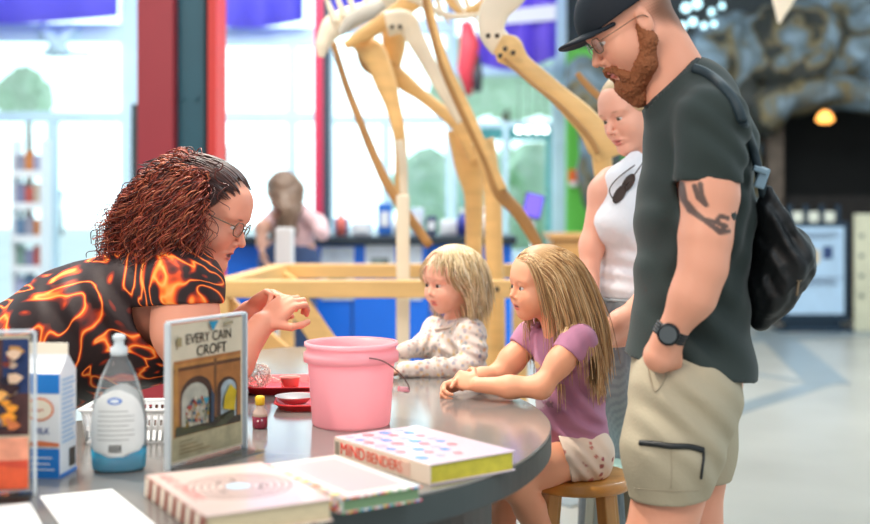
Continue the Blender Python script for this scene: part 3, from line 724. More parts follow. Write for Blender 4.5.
bone([(345, 46, 8), (368, 32, 16), (395, 14, 18), (425, -10, 22), (470, -50, 30)], 5.25, wd, 'spine')
bone([(358, 42, 10), (372, 62, 24), (388, 70, 20)], 5.35, wk, 'hip_bone')
bone([(386, 20, 14), (394, 40, 24), (392, 66, 18)], 5.4, wd, 'hip_bone')
bone([(386, 24, 26), (405, 22, 24), (415, 38, 18), (428, 62, 15), (446, 95, 13), (462, 122, 10)], 5.15, wl, 'arm_bone', .4)
for x in (392, 400): MB().lathe(P(x, 27, 5.10), [(.010, 0), (.010, .008), (.001, .008)], 12, rot=Matrix.Rotation(math.radians(90), 3, 'X')).build('bolt', mat('dark_bolt', S3(90, 80, 70), .4, .6), sk)
bone([(321, 57, 7), (324, 42, 16), (334, 26, 24), (350, 18, 24), (372, 8, 18), (400, -12, 18)], 5.0, wl, 'skull')
bone([(340, 34, 6), (352, 20, 14), (368, 12, 18), (384, 4, 10)], 4.93, mat('grey_birch', S3(185, 178, 165), .6, var=.1), 'skull_plate')
for i, (x, y) in enumerate(((333, 14), (342, 9), (352, 4), (366, -2), (380, -8))): bone([(x + 3, y + 8, 7), (x - 2, y - 4, 6), (x - 8, y - 18, 2)], 4.95, wl, 'spike')
for i, (x, y) in enumerate(((412, -6), (424, -2), (434, 4), (450, -6), (462, 2))): bone([(x, y - 20, 6), (x + 6, y + 4, 5), (x + 16, y + 20, 2)], 5.0 + .03 * i, wl, 'rib')
bone([(395, -8, 6), (420, 2, 6), (450, 16, 6), (484, 14, 4)], 5.0, wl, 'rib')
bone([(445, -5, 8), (462, 12, 8), (480, 6, 10), (500, -10, 12)], 5.1, wd, 'rib')
bone([(522, -40, 30), (513, -12, 34), (495, 10, 30), (492, 32, 26), (503, 47, 26)], 4.35, wl, 'shoulder_blade', .35)
bone([(498, 44, 20), (508, 50, 32), (524, 66, 20), (555, 92, 20), (585, 120, 26), (603, 142, 36), (610, 158, 30)], 4.3, wd, 'upper_arm_bone', .5)
bone([(504, 58, 4), (530, 82, 4), (560, 106, 5), (588, 136, 6), (598, 154, 5)], 4.22, wk, 'bone_seam', .5)
bone([(600, 140, 26), (602, 160, 20), (606, 200, 16), (612, 260, 14), (618, 330, 14)], 4.5, wd, 'forearm_bone')
bone([(577, 73, 6), (590, 88, 7), (612, 108, 8)], 4.5, wk, 'rib_strut')
for x, y in ((488, 36), (497, 36), (505, 49), (513, 53), (500, 56)): MB().lathe(P(x, y, 4.24), [(.009, 0), (.009, .012), (.001, .012)], 12, rot=Matrix.Rotation(math.radians(90), 3, 'X')).build('bolt', MATS['dark_bolt'], sk)
p = P(790, -10, 6.5)
tag(MB().prism([P(770, -120, 6.5), P(806, -120, 6.5), P(799, -6, 6.5), P(781, 23, 6.5), P(775, -2, 6.5)], (0, .06, 0)).build('hanging_wooden_bone', wl, bevel=.008), 'pale wooden bone tip hanging before the rocks at the top right', 'bone')
st = empty('timber_barrier', (P(350, 0, 5).x, 5, 0), 'low pale timber rail frame around the skeleton', 'barrier')
RZ = P(0, 280, 4.8).z
def beam(a, b, w, h, name='rail', m=wd):
    a = Vector(a); b = Vector(b); t = (b - a); R = t.to_track_quat('X', 'Z').to_matrix(); MB().box((a + b) / 2, (t.length, w, h), R, .006).build(name, m, st)
A = Vector((P(219, 0, 4.8).x, 4.8, RZ - .035)); B = Vector((P(620, 0, 4.8).x, 4.8, RZ - .035)); A2 = Vector((P(281, 0, 6.0).x, 6.0, RZ - .035)); B2 = Vector((P(560, 0, 6.0).x, 6.0, RZ - .035))
beam(A, B, .075, .07); beam(A2, B2, .075, .07); beam(A, A2, .075, .07)
for x, y0 in ((403, 195), (482, 275)): beam(P(x, y0, 5.0), (P(x, 0, 5.0).x, 5.0, 0), .06, .055, 'post', wl if x == 403 else wd)
for x in (221, 590): beam((P(x, 0, 4.8).x, 4.8, RZ - .07), (P(x, 0, 4.8).x, 4.8, 0), .07, .07, 'post')
for x in (287, 520): beam((P(x, 0, 6).x, 6.0, RZ - .07), (P(x, 0, 6).x, 6.0, 0), .07, .07, 'post')
beam(P(293, 296, 4.8), P(345, 372, 4.8), .06, .09, 'brace'); beam(P(240, 318, 4.95), P(300, 372, 4.95), .06, .09, 'brace'); beam(P(272, 270, 5.9), P(302, 292, 5.9), .06, .07, 'brace'); beam(P(222, 300, 4.85), P(255, 330, 4.85), .06, .07, 'brace')
for x in (497, 513): MB().lathe(P(x, 289, 4.76), [(.010, 0), (.010, .006), (.001, .006)], 12, rot=Matrix.Rotation(math.radians(90), 3, 'X')).build('bolt', MATS['dark_bolt'], st)

# ---- rocks, cave, kiosk
def rockmat(name, c1, c2, c3):
    m = mat(name, c1, .75, bump=.7, bscale=3); n = m.node_tree; b = n.nodes['Principled BSDF']
    t = n.nodes.new('ShaderNodeTexCoord'); z = n.nodes.new('ShaderNodeTexNoise'); z.inputs['Scale'].default_value = 2.2; z.inputs['Detail'].default_value = 6; z.inputs['Distortion'].default_value = 1.2
    r = n.nodes.new('ShaderNodeValToRGB'); r.color_ramp.elements[0].position = .36; r.color_ramp.elements[0].color = (*c1, 1); r.color_ramp.elements[1].position = .66; r.color_ramp.elements[1].color = (*c3, 1)
    e = r.color_ramp.elements.new(.5); e.color = (*c2, 1); e = r.color_ramp.elements.new(.43); e.color = (*S3(112, 100, 66), 1); e = r.color_ramp.elements.new(.40); e.color = (*c1, 1)
    n.links.new(t.outputs['Object'], z.inputs[0]); n.links.new(z.outputs[0], r.inputs[0]); n.links.new(r.outputs[0], b.inputs['Base Color']); return m
rm = rockmat('blue_grey_rock', S3(44, 48, 44), S3(84, 98, 102), S3(132, 156, 172))
rk0 = empty('rock_cave', (3.4, 12.4, 0), 'layered blue grey artificial rock formation with a dark cave mouth at the right', 'rock')
def rock(lab, blobs, res=.045, k=.06, nz=.055, nsc=6.5):
    S = SDF(); S.k = k; S.nz = nz; S.nsc = nsc
    for (px, py, d, rx, ry, rz) in blobs: S.ell(P(px, py, d), (rx, ry, rz))
    if 'mounted' in lab: return tag(build_sdf('artificial_rock', [(S, res)], rm), lab, 'rock')
    return build_sdf('rock_slab', [(S, res)], rm, rk0)
rock('sloping rock slab above the cave, left part behind the man', [(735, 55, 12.3, .50, .5, .42), (700, 80, 12.3, .35, .5, .5), (775, 50, 12.2, .45, .5, .42), (720, 140, 12.4, .4, .5, .8), (745, 105, 12.2, .4, .5, .25), (700, 230, 12.4, .5, .5, 1.0), (735, 230, 12.4, .3, .5, 1.2)])
rock('big blue grey rock slab along the top of the cave', [(812, 42, 12.0, .62, .5, .40), (860, 55, 12.0, .55, .5, .42), (905, 40, 12.0, .6, .5, .5), (795, 66, 11.9, .45, .45, .28), (850, 10, 12.2, .8, .5, .3), (905, 0, 12.2, .7, .5, .4)])
rock('lower ledge of rock directly over the dark cave mouth', [(790, 98, 11.9, .40, .45, .17), (830, 92, 11.85, .55, .45, .16), (875, 96, 11.8, .5, .45, .17), (925, 105, 11.8, .5, .5, .2), (765, 112, 11.9, .22, .4, .25), (945, 200, 11.8, .3, .5, 1.6)], nz=.02)
rock('dark rounded rock mounted by the green wall behind the blonde woman', [(590, 100, 11.9, .28, .3, .30), (602, 130, 11.9, .25, .3, .35), (585, 75, 11.9, .2, .25, .2), (598, 165, 12.0, .2, .3, .5), (604, 250, 12.0, .16, .25, .9)], nz=.02)
dk = mat('cave_darkness_black', S3(14, 18, 18), .85, var=.2)  # darkness inside the cave is put into this near-black colour
cv = rk0
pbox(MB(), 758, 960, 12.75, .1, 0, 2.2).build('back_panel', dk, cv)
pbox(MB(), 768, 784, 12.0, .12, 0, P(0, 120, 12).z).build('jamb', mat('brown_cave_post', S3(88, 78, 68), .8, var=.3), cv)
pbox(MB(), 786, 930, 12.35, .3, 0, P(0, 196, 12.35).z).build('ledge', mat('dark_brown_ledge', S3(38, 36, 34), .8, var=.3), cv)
c = P(825, 118, 11.2); t = empty('hanging_lamp', c, 'warm glowing lamp in the dark cave mouth', 'lamp')
MB().lathe(c - Vector((0, 0, .05)), [(.05, 0), (.085, .03), (.06, .09), (.02, .12)], 20).build('lamp_shade', mat('lit_amber_glass', S3(255, 170, 80), .4, emis=2.2), t); MB().tube([c + Vector((0, 0, .06)), (c.x, c.y, 4.8)], .004, 6).build('cord', MATS['black_cord'], t)
KD = 11.2; kx = P(815, 0, KD).x
KZ = lambda y: P(0, y, KD).z
ki = empty('information_kiosk', (kx, KD, 0), 'dark framed information board with a pale lit face below the cave', 'kiosk')
a, b = P(781, 0, KD).x, P(850, 0, KD).x; zt, zb = KZ(222), KZ(322)
MB().box(((a + b) / 2, KD + .06, (zt + zb) / 2), (b - a, .1, zt - zb), bev=.02).box(((a + b) / 2, KD + .1, zb / 2), (.5, .12, zb + .01)).box(((a + b) / 2, KD + .1, .01), (.7, .3, .03)).build('frame', mat('blue_black_frame', S3(26, 50, 68), .5), ki)
x0, x1 = P(787, 0, KD).x, P(844, 0, KD).x; z0, z1 = KZ(314), KZ(227)
MB().box(((x0 + x1) / 2, KD + .004, (z0 + z1) / 2), (x1 - x0, .012, z1 - z0)).build('display_face', mat('lit_display_face', S3(150, 178, 200), .5, emis=.35, var=.1, vscale=6), ki)
m = MB()
for i in range(7): m.box(((x0 + x1) / 2 + .03 * (i % 2), KD - .006, z1 - .06 - .022 * i - (.35 if i > 2 else 0)), ((x1 - x0) * (.8 - .12 * (i % 3)), .006, .009))
m.slot(1).box((x0 + .12, KD - .006, z1 - .25), (.08, .006, .10)).slot(2).box((x0 + .25, KD - .006, z1 - .28), (.10, .006, .13)).slot(3).box((x0 + .38, KD - .006, z1 - .24), (.09, .006, .12))
m.build('printed_panel', [mat('print_grey', S3(95, 110, 130), .6), mat('print_blue', S3(50, 110, 170), .6), mat('print_tan', S3(205, 185, 150), .6), mat('print_navy', S3(40, 65, 110), .6)], ki)
for i in range(3): q = P(798 + 16 * i, 217, KD); MB().box((q.x, KD + .02, q.z), (.10, .05, .10), bev=.015).build('header_tile', mat('cream_tile', S3(215, 220, 205), .5), ki)
for i in range(4): q = P(791 + 16 * i, 214, KD); MB().box((q.x, KD + .04, q.z), (.035, .08, .17), bev=.01).build('header_bracket', MATS['blue_black_frame'], ki)
t = empty('exhibit_placard', (P(870, 0, KD).x, KD, 0), 'cream display placard with dotted edge at the right frame edge', 'placard')
a, b = P(855, 0, KD).x, P(900, 0, KD).x
MB().box(((a + b) / 2, KD + .03, KZ(214) / 2), (b - a, .06, KZ(214)), bev=.01).build('board', mat('cream_board', S3(205, 205, 178), .6, var=.08), t)
for yy in (236, 256, 276, 296): MB().box((a + .06, KD - .004, KZ(yy)), (.04, .008, .035)).build('dot', mat('grey_dot', S3(110, 120, 110), .6), t)
# ------------------------------------------------------------------ table
out_pts = [(.256, 2.72), (.238, 2.5), (.165, 2.27), (.07, 2.11), (-.05, 1.99), (-.2, 1.87), (-.4, 1.74), (-.7, 1.62), (-1.15, 1.56), (-1.6, 1.62), (-1.8, 1.9), (-1.78, 2.3), (-1.6, 2.55), (-1.3, 2.62), (-.95, 2.62), (-.72, 2.75), (-.66, 3.05), (-.68, 3.45), (-.64, 3.85), (-.45, 4.02), (-.24, 3.9), (-.1, 3.6), (.0, 3.40), (.11, 3.2), (.215, 2.97)]
def outline(z, inset=0):
    sp = spline([Vector((x, y, z)) for x, y in out_pts], 6, closed=True)
    if inset:
        n = len(sp); sp = [sp[i] + Vector((-(sp[(i + 1) % n] - sp[i - 1]).y, (sp[(i + 1) % n] - sp[i - 1]).x, 0)).normalized() * (-inset if False else inset) for i in range(n)]
    return sp
tt = mat('grey_table_laminate', S3(120, 116, 112), .14, var=.05, vscale=2.5, spec=.8)
te = mat('dark_slate_edge', S3(62, 70, 70), .5, var=.05)
tb = empty('activity_table', (-.4, 2.6, 0), 'large grey curved activity table with a dark edge', 'table')
MB().prism(outline(TZ - .006), (0, 0, .006)).build('tabletop', tt, tb, bevel=.002)
MB().prism(outline(TZ - .055), (0, 0, .049)).build('edge_band', te, tb, bevel=.003)
ins = []
for v in outline(0): 
    c = Vector((-.25, 2.35, 0)); d = v - c; ins.append(c + d * .80)
base = [p for p in ins if p.y < 2.62]
cc = [Vector((.05 * 0 + .10, 2.62, .02)), Vector((.10, 2.45, .02)), Vector((.03, 2.25, .02)), Vector((-.12, 2.10, .02)), Vector((-.4, 1.95, .02)), Vector((-.8, 1.84, .02)), Vector((-1.2, 1.84, .02)), Vector((-1.4, 2.1, .02)), Vector((-1.2, 2.35, .02)), Vector((-.6, 2.4, .02)), Vector((-.35, 2.7, .02)), Vector((-.15, 2.85, .02))]
MB().prism(spline(cc, 4, True), (0, 0, TZ - .075)).build('pedestal', te, tb)
MB().prism([Vector((p.x, p.y, 0)) + (Vector((p.x, p.y, 0)) - Vector((-.3, 2.3, 0))) * .03 for p in spline(cc, 4, True)], (0, 0, .02)).build('plinth', mat('black_plinth', (.02, .02, .02), .5), tb)
MB().box((-.42, 3.62, .36), (.07, .07, .72), bev=.008).build('leg', te, tb)

# ------------------------------------------------------------------ pink bucket
def shell(c, prof, t=.003):  # thin lathe wall
    o = list(prof); i = [(max(r - t, .001), z + (t if k == 0 else 0)) for k, (r, z) in enumerate(prof)][::-1]; return MB().lathe(c, [(.001, prof[0][1])] + o + i + [(.001, prof[0][1] + t)], 48)
pk = mat('pink_translucent_plastic', S3(255, 205, 212), .35, translucent=.5, spec=.5, var=.03)
bc_ = Vector((-.185, 2.64, TZ)); 
bk = empty('pink_bucket', bc_, 'pink plastic bucket with a wire handle standing on the grey table', 'bucket')
shell(bc_, [(.083, .0), (.086, .004), (.0955, .135), (.0965, .150), (.098, .178)]).build('body', pk, bk)
MB().lathe(bc_, [(.096, .138), (.105, .140), (.105, .158), (.0985, .162), (.0985, .172), (.1035, .174), (.1035, .181), (.098, .182)], 48, cap=False).build('rim', pk, bk)
m = MB(); a = bc_ + Vector((.097, -.035, .148)); 
m.tube(spline([bc_ + Vector((.045, -.098, .158)), bc_ + Vector((.075, -.092, .15)), bc_ + Vector((.105, -.07, .125)), bc_ + Vector((.125, -.04, .095)), bc_ + Vector((.128, -.02, .075)), bc_ + Vector((.118, -.02, .072))], 8), .0014, 8)
m.build('handle', mat('wire_steel', S3(120, 90, 85), .4, .8), bk)
MB().tube([bc_ + Vector((.105, -.03, .082)), bc_ + Vector((.128, -.02, .078))], .006, 10).build('handle_grip', pk, bk)

# ------------------------------------------------------------------ trays, cup, saucer, wire ball
rt = mat('red_tray_plastic', S3(240, 52, 58), .35, var=.03)
def tray(name, c, sx, sy, lab, h=.018, rz=0, m=rt):
    r = .05; pts = []
    for cx, cy, a0 in ((1, 1, 0), (-1, 1, 90), (-1, -1, 180), (1, -1, 270)):
        for k in range(7):
            a = math.radians(a0 + k * 15); pts.append((cx * (sx / 2 - r) + r * math.cos(a), cy * (sy / 2 - r) + r * math.sin(a)))
    mb = MB(); n = len(pts); lv = [(.90, .0), (1.0, h), (1.03, h), (1.03, h + .003), (.985, h + .003), (.885, .004)]
    vs = [Vector((x * s, y * s, z)) for s, z in lv for x, y in pts]; R = Matrix.Rotation(rz, 3, 'Z'); vs = [R @ v + Vector(c) for v in vs]
    fs = [(i * n + k, i * n + (k + 1) % n, (i + 1) * n + (k + 1) % n, (i + 1) * n + k) for i in range(len(lv) - 1) for k in range(n)]
    mb.add(vs, fs, True); b = 0; mb.f.append(list(range(n))[::-1]); mb.mi.append(0); mb.sm.append(False); mb.f.append([5 * n + k for k in range(n)]); mb.mi.append(0); mb.sm.append(False)
    return tag(mb.build(name, m), lab, 'tray', 'red trays')
tray('serving_tray', (-.36, 3.13, TZ), .27, .22, 'far red plastic tray holding the small pink cup', rz=.1)
tray('serving_tray', (-.26, 2.875, TZ), .24, .19, 'near red plastic tray half behind the pink bucket with the grey plate on it', rz=.05, h=.014)
cupm = mat('terracotta_pink_plastic', S3(225, 150, 140), .45)
cc_ = P(290, 400, 3.06); cc_.z = TZ + .004
tag(shell(cc_, [(.020, 0), (.024, .035), (.027, .038)], .002).build('small_cup', cupm), 'small pink paper cup on the far red tray', 'cup')
pc = Vector((-.335, 2.86, TZ + .008)); pm = mat('pale_grey_ceramic', S3(190, 190, 192), .35)
tag(shell(pc, [(.025, 0), (.046, .016), (.049, .018)], .003).build('shallow_dish', pm), 'shallow pale grey dish on the near red tray', 'dish')
c2 = Vector((-.26, 2.84, TZ + .004)); tag(MB().lathe(c2, [(.014, 0), (.015, .016), (.013, .018)], 20).build('bottle_lid', mat('clear_pink_plastic', S3(235, 190, 205), .3)), 'tiny clear pink lid beside the grey dish', 'lid')
m = MB(); wc_ = Vector((-.455, 3.07, TZ + .042)); rng = random.Random(3)
for i in range(22):
    ax = Vector((rng.gauss(0, 1), rng.gauss(0, 1), rng.gauss(0, 1))).normalized(); u = ax.orthogonal().normalized(); v = ax.cross(u); R_ = .036 * rng.uniform(.8, 1.1)
    m.tube([wc_ + (u * math.cos(a * .5236) * R_ + v * math.sin(a * .5236) * R_ * .8) for a in range(12)], .0011, 5, closed=True)
for v in m.v: pass
m.tube(spline([wc_ + Vector((.03, -.01, 0)), wc_ + Vector((.06, -.02, -.01)), wc_ + Vector((.075, -.03, -.035))], 6), .0013, 6)
tag(m.build('wire_ball', mat('white_wire', S3(238, 236, 226), .4)), 'tangled ball of white wire on the table behind the framed poster', 'craft wire')
# food colouring bottle
fc = T(260, 428); t = empty('colouring_bottle', fc, 'tiny glass bottle of red colouring with a yellow cap', 'bottle')
MB().lathe(fc, [(.0155, 0), (.0165, .004), (.0165, .026)], 24).build('red_liquid', mat('dark_red_liquid', S3(120, 10, 40), .1, coat=.5), t)
MB().lathe(fc + Vector((0, 0, .0262)), [(.0165, 0), (.0155, .008), (.009, .018), (.0085, .024)], 24).build('neck', mat('clear_amber_glass', S3(228, 205, 190), .15, translucent=.4), t)
MB().lathe(fc + Vector((0, 0, .0505)), [(.0105, 0), (.0105, .016), (.008, .019)], 24).build('cap', mat('yellow_plastic', S3(240, 190, 30), .4), t)

# ------------------------------------------------------------------ acrylic sign holders
acr = glass('clear_acrylic', (.96, .97, .98), .06, .05)
paper = mat('cream_poster_paper', S3(244, 228, 196), .55, var=.07, vscale=25)
def holder(name, p0, p1, h, lab, build):
    """upright sheet from p0 to p1 with height h"""
    p0 = Vector(p0); p1 = Vector(p1); x = (p1 - p0); w = x.length; x.normalize(); z = Vector((0, 0, 1)); n = x.cross(z)  # n towards the viewer
    t = empty(name, (p0 + p1) / 2, lab, 'sign')
    Rm = Matrix((x, -n, z)).transposed()
    Q = lambda a, b, o=0: p0 + x * a + z * b + n * o
    MB().box(Q(w / 2, h / 2, .0055), (w, .002, h), Rm).box(Q(w / 2, h / 2, -.004), (w, .002, h), Rm).build('acrylic_sheet', acr, t)
    MB().box(Q(w / 2, .0015, .02), (w, .07, .003), Rm).build('acrylic_foot', acr, t)
    em = mat('frosted_acrylic_edge', S3(225, 232, 236), .3, translucent=.3)
    e = MB().box(Q(w / 2, h + .0015, 0), (w, .012, .005), Rm).box(Q(-.0015, h / 2, 0), (.005, .012, h), Rm).box(Q(w + .0015, h / 2, 0), (.005, .012, h), Rm)
    e.build('edge', em, t)
    MB().box(Q(w / 2, h / 2 + .002, 0), (w - .012, .001, h - .012), Rm).build('poster', paper, t)
    build(t, Q, w, h, x, z, n); return t
def polys(t, Q, items, name='poster_artwork'):
    """flat printed shapes, each in its own colour, stacked by fractions of a millimetre"""
    cols = []; m = MB()
    for i, (c, pts) in enumerate(items):
        if c not in cols: cols.append(c)
        m.slot(cols.index(c)); m.prism([Q(a, b, .0007 + .00006 * i) for a, b in pts], (Q(0, 0, .0001) - Q(0, 0, 0)))
    m.build(name, [mat('print_%d_%d_%d' % c, S3(*c), .6, var=.18, vscale=40) for c in cols], t)
def poster1(t, Q, w, h, x, z, n):
    it = []; R = lambda a, b, c, d: [(a, b), (c, b), (c, d), (a, d)]
    it.append(((205, 190, 150), R(.01, .012, w - .01, .055)))                # caption band
    it.append(((196, 178, 140), R(.012, .055, w - .012, .19)))
    it.append(((152, 142, 132), R(.018, .09, w - .014, .155)))
    rng = random.Random(5)
    ar = lambda cx, r, b, tp, k=10: [(cx - r, b)] + [(cx + r * math.cos(math.pi * (1 - i / k)), tp + r * .8 * math.sin(math.pi * (1 - i / k))) for i in range(k + 1)] + [(cx + r, b)]
    it.append(((190, 122, 62), R(.014, .055, w - .012, .196)))              # arcade
    it.append(((205, 140, 70), R(.014, .183, w - .012, .189)))
    it.append(((110, 66, 40), R(.014, .176, w - .012, .183)))
    it.append(((205, 145, 70), R(.016, .06, .026, .19)))
    it.append(((88, 60, 48), ar(.078, .047, .06, .125)))
    it.append(((205, 200, 180), ar(.074, .038, .06, .120)))
    it.append(((88, 60, 48), ar(.168, .031, .06, .125)))
    it.append(((190, 205, 210), ar(.172, .023, .06, .125)))
    it.append(((130, 84, 48), R(.128, .058, .136, .19)))
    it.append(((70, 58, 46), R(.018, .056, w - .012, .070)))
    it.append(((84, 84, 60), [(.02, .056), (.12, .056), (.19, .085), (.19, .07), (.16, .056), (.02, .075)]))
    for i in range(80):
        a = .045 + .06 * rng.random(); b = .07 + .055 * rng.random() * (1 - abs(a - .075) * 12); c = [(190, 50, 45), (235, 225, 205), (140, 150, 120), (200, 150, 60), (60, 120, 150), (225, 190, 160)][i % 6]
        it.append((c, [(a, b), (a + .006, b - .001), (a + .005, b + .005), (a + .001, b + .006)]))
    it.append(((222, 190, 40), [(.150, .09), (.185, .082), (.19, .12), (.172, .135), (.155, .115)]))
    it.append(((52, 150, 175), [(.09, .12), (.108, .118), (.10, .104)]))
    it.append(((40, 60, 80), [(.112, .07), (.122, .07), (.124, .12), (.114, .135)]))
    it.append(((20, 130, 165), [(.108, .262), (.135, .262), (.122, .246), (.117, .246)]))
    it.append(((150, 135, 95), R(.018, .223, .030, .240)))
    it.append(((150, 140, 110), [(.15, .250), (.18, .253), (.178, .259), (.152, .257)]))
    for i in range(3): it.append(((150, 130, 95), R(.025, .024 + .007 * i, .11 - .02 * i, .0265 + .007 * i)))
    polys(t, Q, it)
    ink_ = mat('dark_brown_ink', S3(58, 46, 34), .6)
    text('lettering', 'EVERY CAIN', .0265, Q(.045, .225, .0035), x, z, ink_, t, .0002, .92); text('lettering', 'CROFT', .028, Q(.075, .2, .0035), x, z, ink_, t, .0002, 1.0)
    text('lettering', 'E P L O T E', .007, Q(.03, .043, .0035), x, z, ink_, t, .0001)
a = T(168, 470); b = T(244, 448)
holder('sign_holder', a, b, .268, 'clear upright holder with a cream poster of a painted brick arcade', poster1)
def poster2(t, Q, w, h, x, z, n):
    R = lambda a, b, c, d: [(a, b), (c, b), (c, d), (a, d)]; it = []; rng = random.Random(11)
    it.append(((92, 52, 48), R(.008, .10, w - .008, h - .01))); it.append(((38, 60, 110), R(w - .05, .17, w - .008, h - .01)))
    for i in range(150):
        a = rng.uniform(.01, w - .05); b = rng.uniform(.10, h - .045); s = rng.uniform(.006, .018); c = [(200, 110, 60), (235, 170, 90), (60, 30, 35), (150, 60, 45), (225, 190, 160), (40, 30, 50), (235, 150, 40), (120, 110, 120)][i % 8]
        an = rng.random() * 3; pts = [(a + .02 + s * math.cos(an + k) * (.6 if k % 2 else 1), b + .015 + s * math.sin(an + k) * .6) for k in (0, 1, 2, 3, 4, 5)]
        it.append((c, [(min(max(p, .009), w - .009), q) for p, q in pts]))
    it.append(((205, 70, 45), R(.008, .012, w - .008, .06))); it.append(((228, 150, 120), R(.008, .06, w - .008, .098))); it.append(((225, 90, 50), [(.05, .012), (w - .008, .012), (w - .008, .045), (.09, .06)]))
    polys(t, Q, it)
b = T(34, 494); holder('sign_holder', b + Vector((-.205, -.04, 0)), b, .272, 'clear upright holder with a dark orange and blue picture at the left frame edge', poster2)

# ------------------------------------------------------------------ dish soap bottle
sb = T(119, 470); t = empty('soap_bottle', sb, 'clear dish soap bottle with a little blue soap left in it', 'bottle')
Rz = Matrix.Rotation(.15, 3, 'Z')
def latheE(prof, name, m, n=40, cap=True):
    return MB().lathe(sb, prof, n, 1, .62, Rz, cap).build(name, m, t)
pr = [(.043, 0), (.048, .006), (.0505, .04), (.050, .09), (.045, .13), (.033, .17), (.020, .198), (.013, .208), (.0125, .214)]
latheE(pr, 'bottle_body', glass('clear_bottle_plastic', (.98, .99, .995), .12, .08, .10), cap=True)
latheE([(.0425, .0015), (.0470, .006), (.0495, .042)], 'blue_soap', mat('blue_dish_soap', S3(0, 205, 255), .2, coat=.3))
MB().lathe(sb, [(.0145, .210), (.0155, .214), (.0155, .224), (.009, .228), (.009, .238), (.0115, .239), (.0115, .246), (.006, .249)], 28).build('cap', mat('clear_white_plastic', S3(225, 232, 235), .3, translucent=.3), t)
def curved_label(z0, z1, a0, a1, off, mm, name, shape):
    m = MB(); n = 18; rows = 12; vs = []
    rad = lambda zz: np.interp(zz, [p[1] for p in pr], [p[0] for p in pr]) + off
    for j in range(rows + 1):
        zz = z0 + (z1 - z0) * j / rows; hw = shape(j / rows)
        for i in range(n + 1):
            a = (a0 + a1) / 2 + (a1 - a0) / 2 * hw * (2 * i / n - 1); r = rad(zz); vs.append(sb + Rz @ Vector((r * math.cos(a), r * .62 * math.sin(a), zz)))
    m.add(vs, [(j * (n + 1) + i, j * (n + 1) + i + 1, (j + 1) * (n + 1) + i + 1, (j + 1) * (n + 1) + i) for j in range(rows) for i in range(n)], True)
    return m.build(name, mm, t)
a_ = -math.pi / 2
lb = lambda q: math.sqrt(max(0, 1 - max(0, (q - .55) / .45) ** 2 * .98)) * math.sqrt(max(0.05, 1 - max(0, (.25 - q) / .25) ** 2))
curved_label(.030, .150, a_ - 1.25, a_ + 1.15, .0012, mat('soap_label_paper', S3(226, 228, 226), .5, var=.04, vscale=30), 'bottle_label', lb)
curved_label(.03, .155, a_ + 1.6, a_ + 4.4, -.002, mat('soap_label_paper', S3(226, 228, 226), .5), 'bottle_label', lb)
curved_label(.124, .137, a_ - .38, a_ + .18, .0022, mat('label_blue', S3(70, 120, 200), .5), 'brand_oval', lambda q: math.sqrt(max(.02, 1 - (2 * q - 1) ** 2)))
curved_label(.127, .134, a_ - .28, a_ + .08, .0028, mat('label_white', S3(235, 235, 238), .5), 'brand_oval', lambda q: math.sqrt(max(.02, 1 - (2 * q - 1) ** 2)))
g_ = mat('fine_print_grey', S3(176, 178, 176), .6)
for i in range(7): curved_label(.060 + .0085 * i, .062 + .0085 * i, a_ - .75, a_ + (.62 if i % 3 else .4), .0022, g_, 'fine_print', lambda q: 1)
bkm = mat('barcode_ink', S3(60, 56, 48), .6)
for i in range(8): curved_label(.038, .052, a_ - .28 + .055 * i, a_ - .28 + .055 * i + (.028 if i % 2 else .04), .0022, bkm, 'barcode_bar', lambda q: 1)

# ------------------------------------------------------------------ milk carton
mc = T(46, 478); t = empty('milk_carton', mc, 'blue and white gable-top milk carton behind the left sign holder', 'carton')
Rc = Matrix.Rotation(-.10, 3, 'Z') @ Matrix.Identity(3)
cw = .074; chh = .185; Lc = lambda x, y, z: mc + Rc @ Vector((x, y, z)) + Rc @ Vector((-.012, cw / 2, 0))
m = MB(); wpap = mat('carton_white', S3(232, 234, 238), .45); cblu = mat('carton_blue', S3(20, 120, 205), .45, var=.04); cri = mat('carton_cream', S3(238, 226, 208), .45)
h = cw / 2
m.add([Lc(-h, -h, 0), Lc(h, -h, 0), Lc(h, h, 0), Lc(-h, h, 0), Lc(-h, -h, chh), Lc(h, -h, chh), Lc(h, h, chh), Lc(-h, h, chh), Lc(-h, 0, chh + .032), Lc(h, 0, chh + .032)],
      [(0, 1, 5, 4), (1, 2, 6, 5), (2, 3, 7, 6), (3, 0, 4, 7), (3, 2, 1, 0), (4, 5, 9, 8), (6, 7, 8, 9), (5, 6, 9), (7, 4, 8)])
m.build('body', wpap, t)
MB().box(Lc(0, 0, chh + .041), (cw, .003, .02), Rc).build('top_seam', cri, t)
def panel(face, x0, x1, z0, z1, mm, name, o=.0012, pts=None):
    pts = pts or [(x0, z0), (x1, z0), (x1, z1), (x0, z1)]
    if face == 'f': q = [Lc(a, -h - o, b) for a, b in pts]; e = Rc @ Vector((0, .0006, 0))
    else: q = [Lc(h + o, a, b) for a, b in pts]; e = Rc @ Vector((-.0006, 0, 0))
    MB().prism(q, e).build(name, mm, t)
panel('f', -h, h, .0, .052, cblu, 'blue_band'); panel('f', -h, h, .150, chh, cblu, 'blue_band')
panel('f', 0, 0, 0, 0, mat('carton_orange', S3(222, 120, 75), .5), 'brand_oval', .0018, [(.027 * math.cos(a * .3142), .122 + .021 * math.sin(a * .3142)) for a in range(20)])
panel('f', 0, 0, 0, 0, cri, 'brand_oval', .0024, [(.0235 * math.cos(a * .3142), .122 + .0175 * math.sin(a * .3142)) for a in range(20)])
panel('f', 0, 0, 0, 0, mat('carton_orange', S3(222, 120, 75), .5), 'orange_swoosh', .0018, [(-h, .056), (h, .056), (h, .062), (0, .066), (-h, .060)])
fx = Rc @ Vector((1, 0, 0))
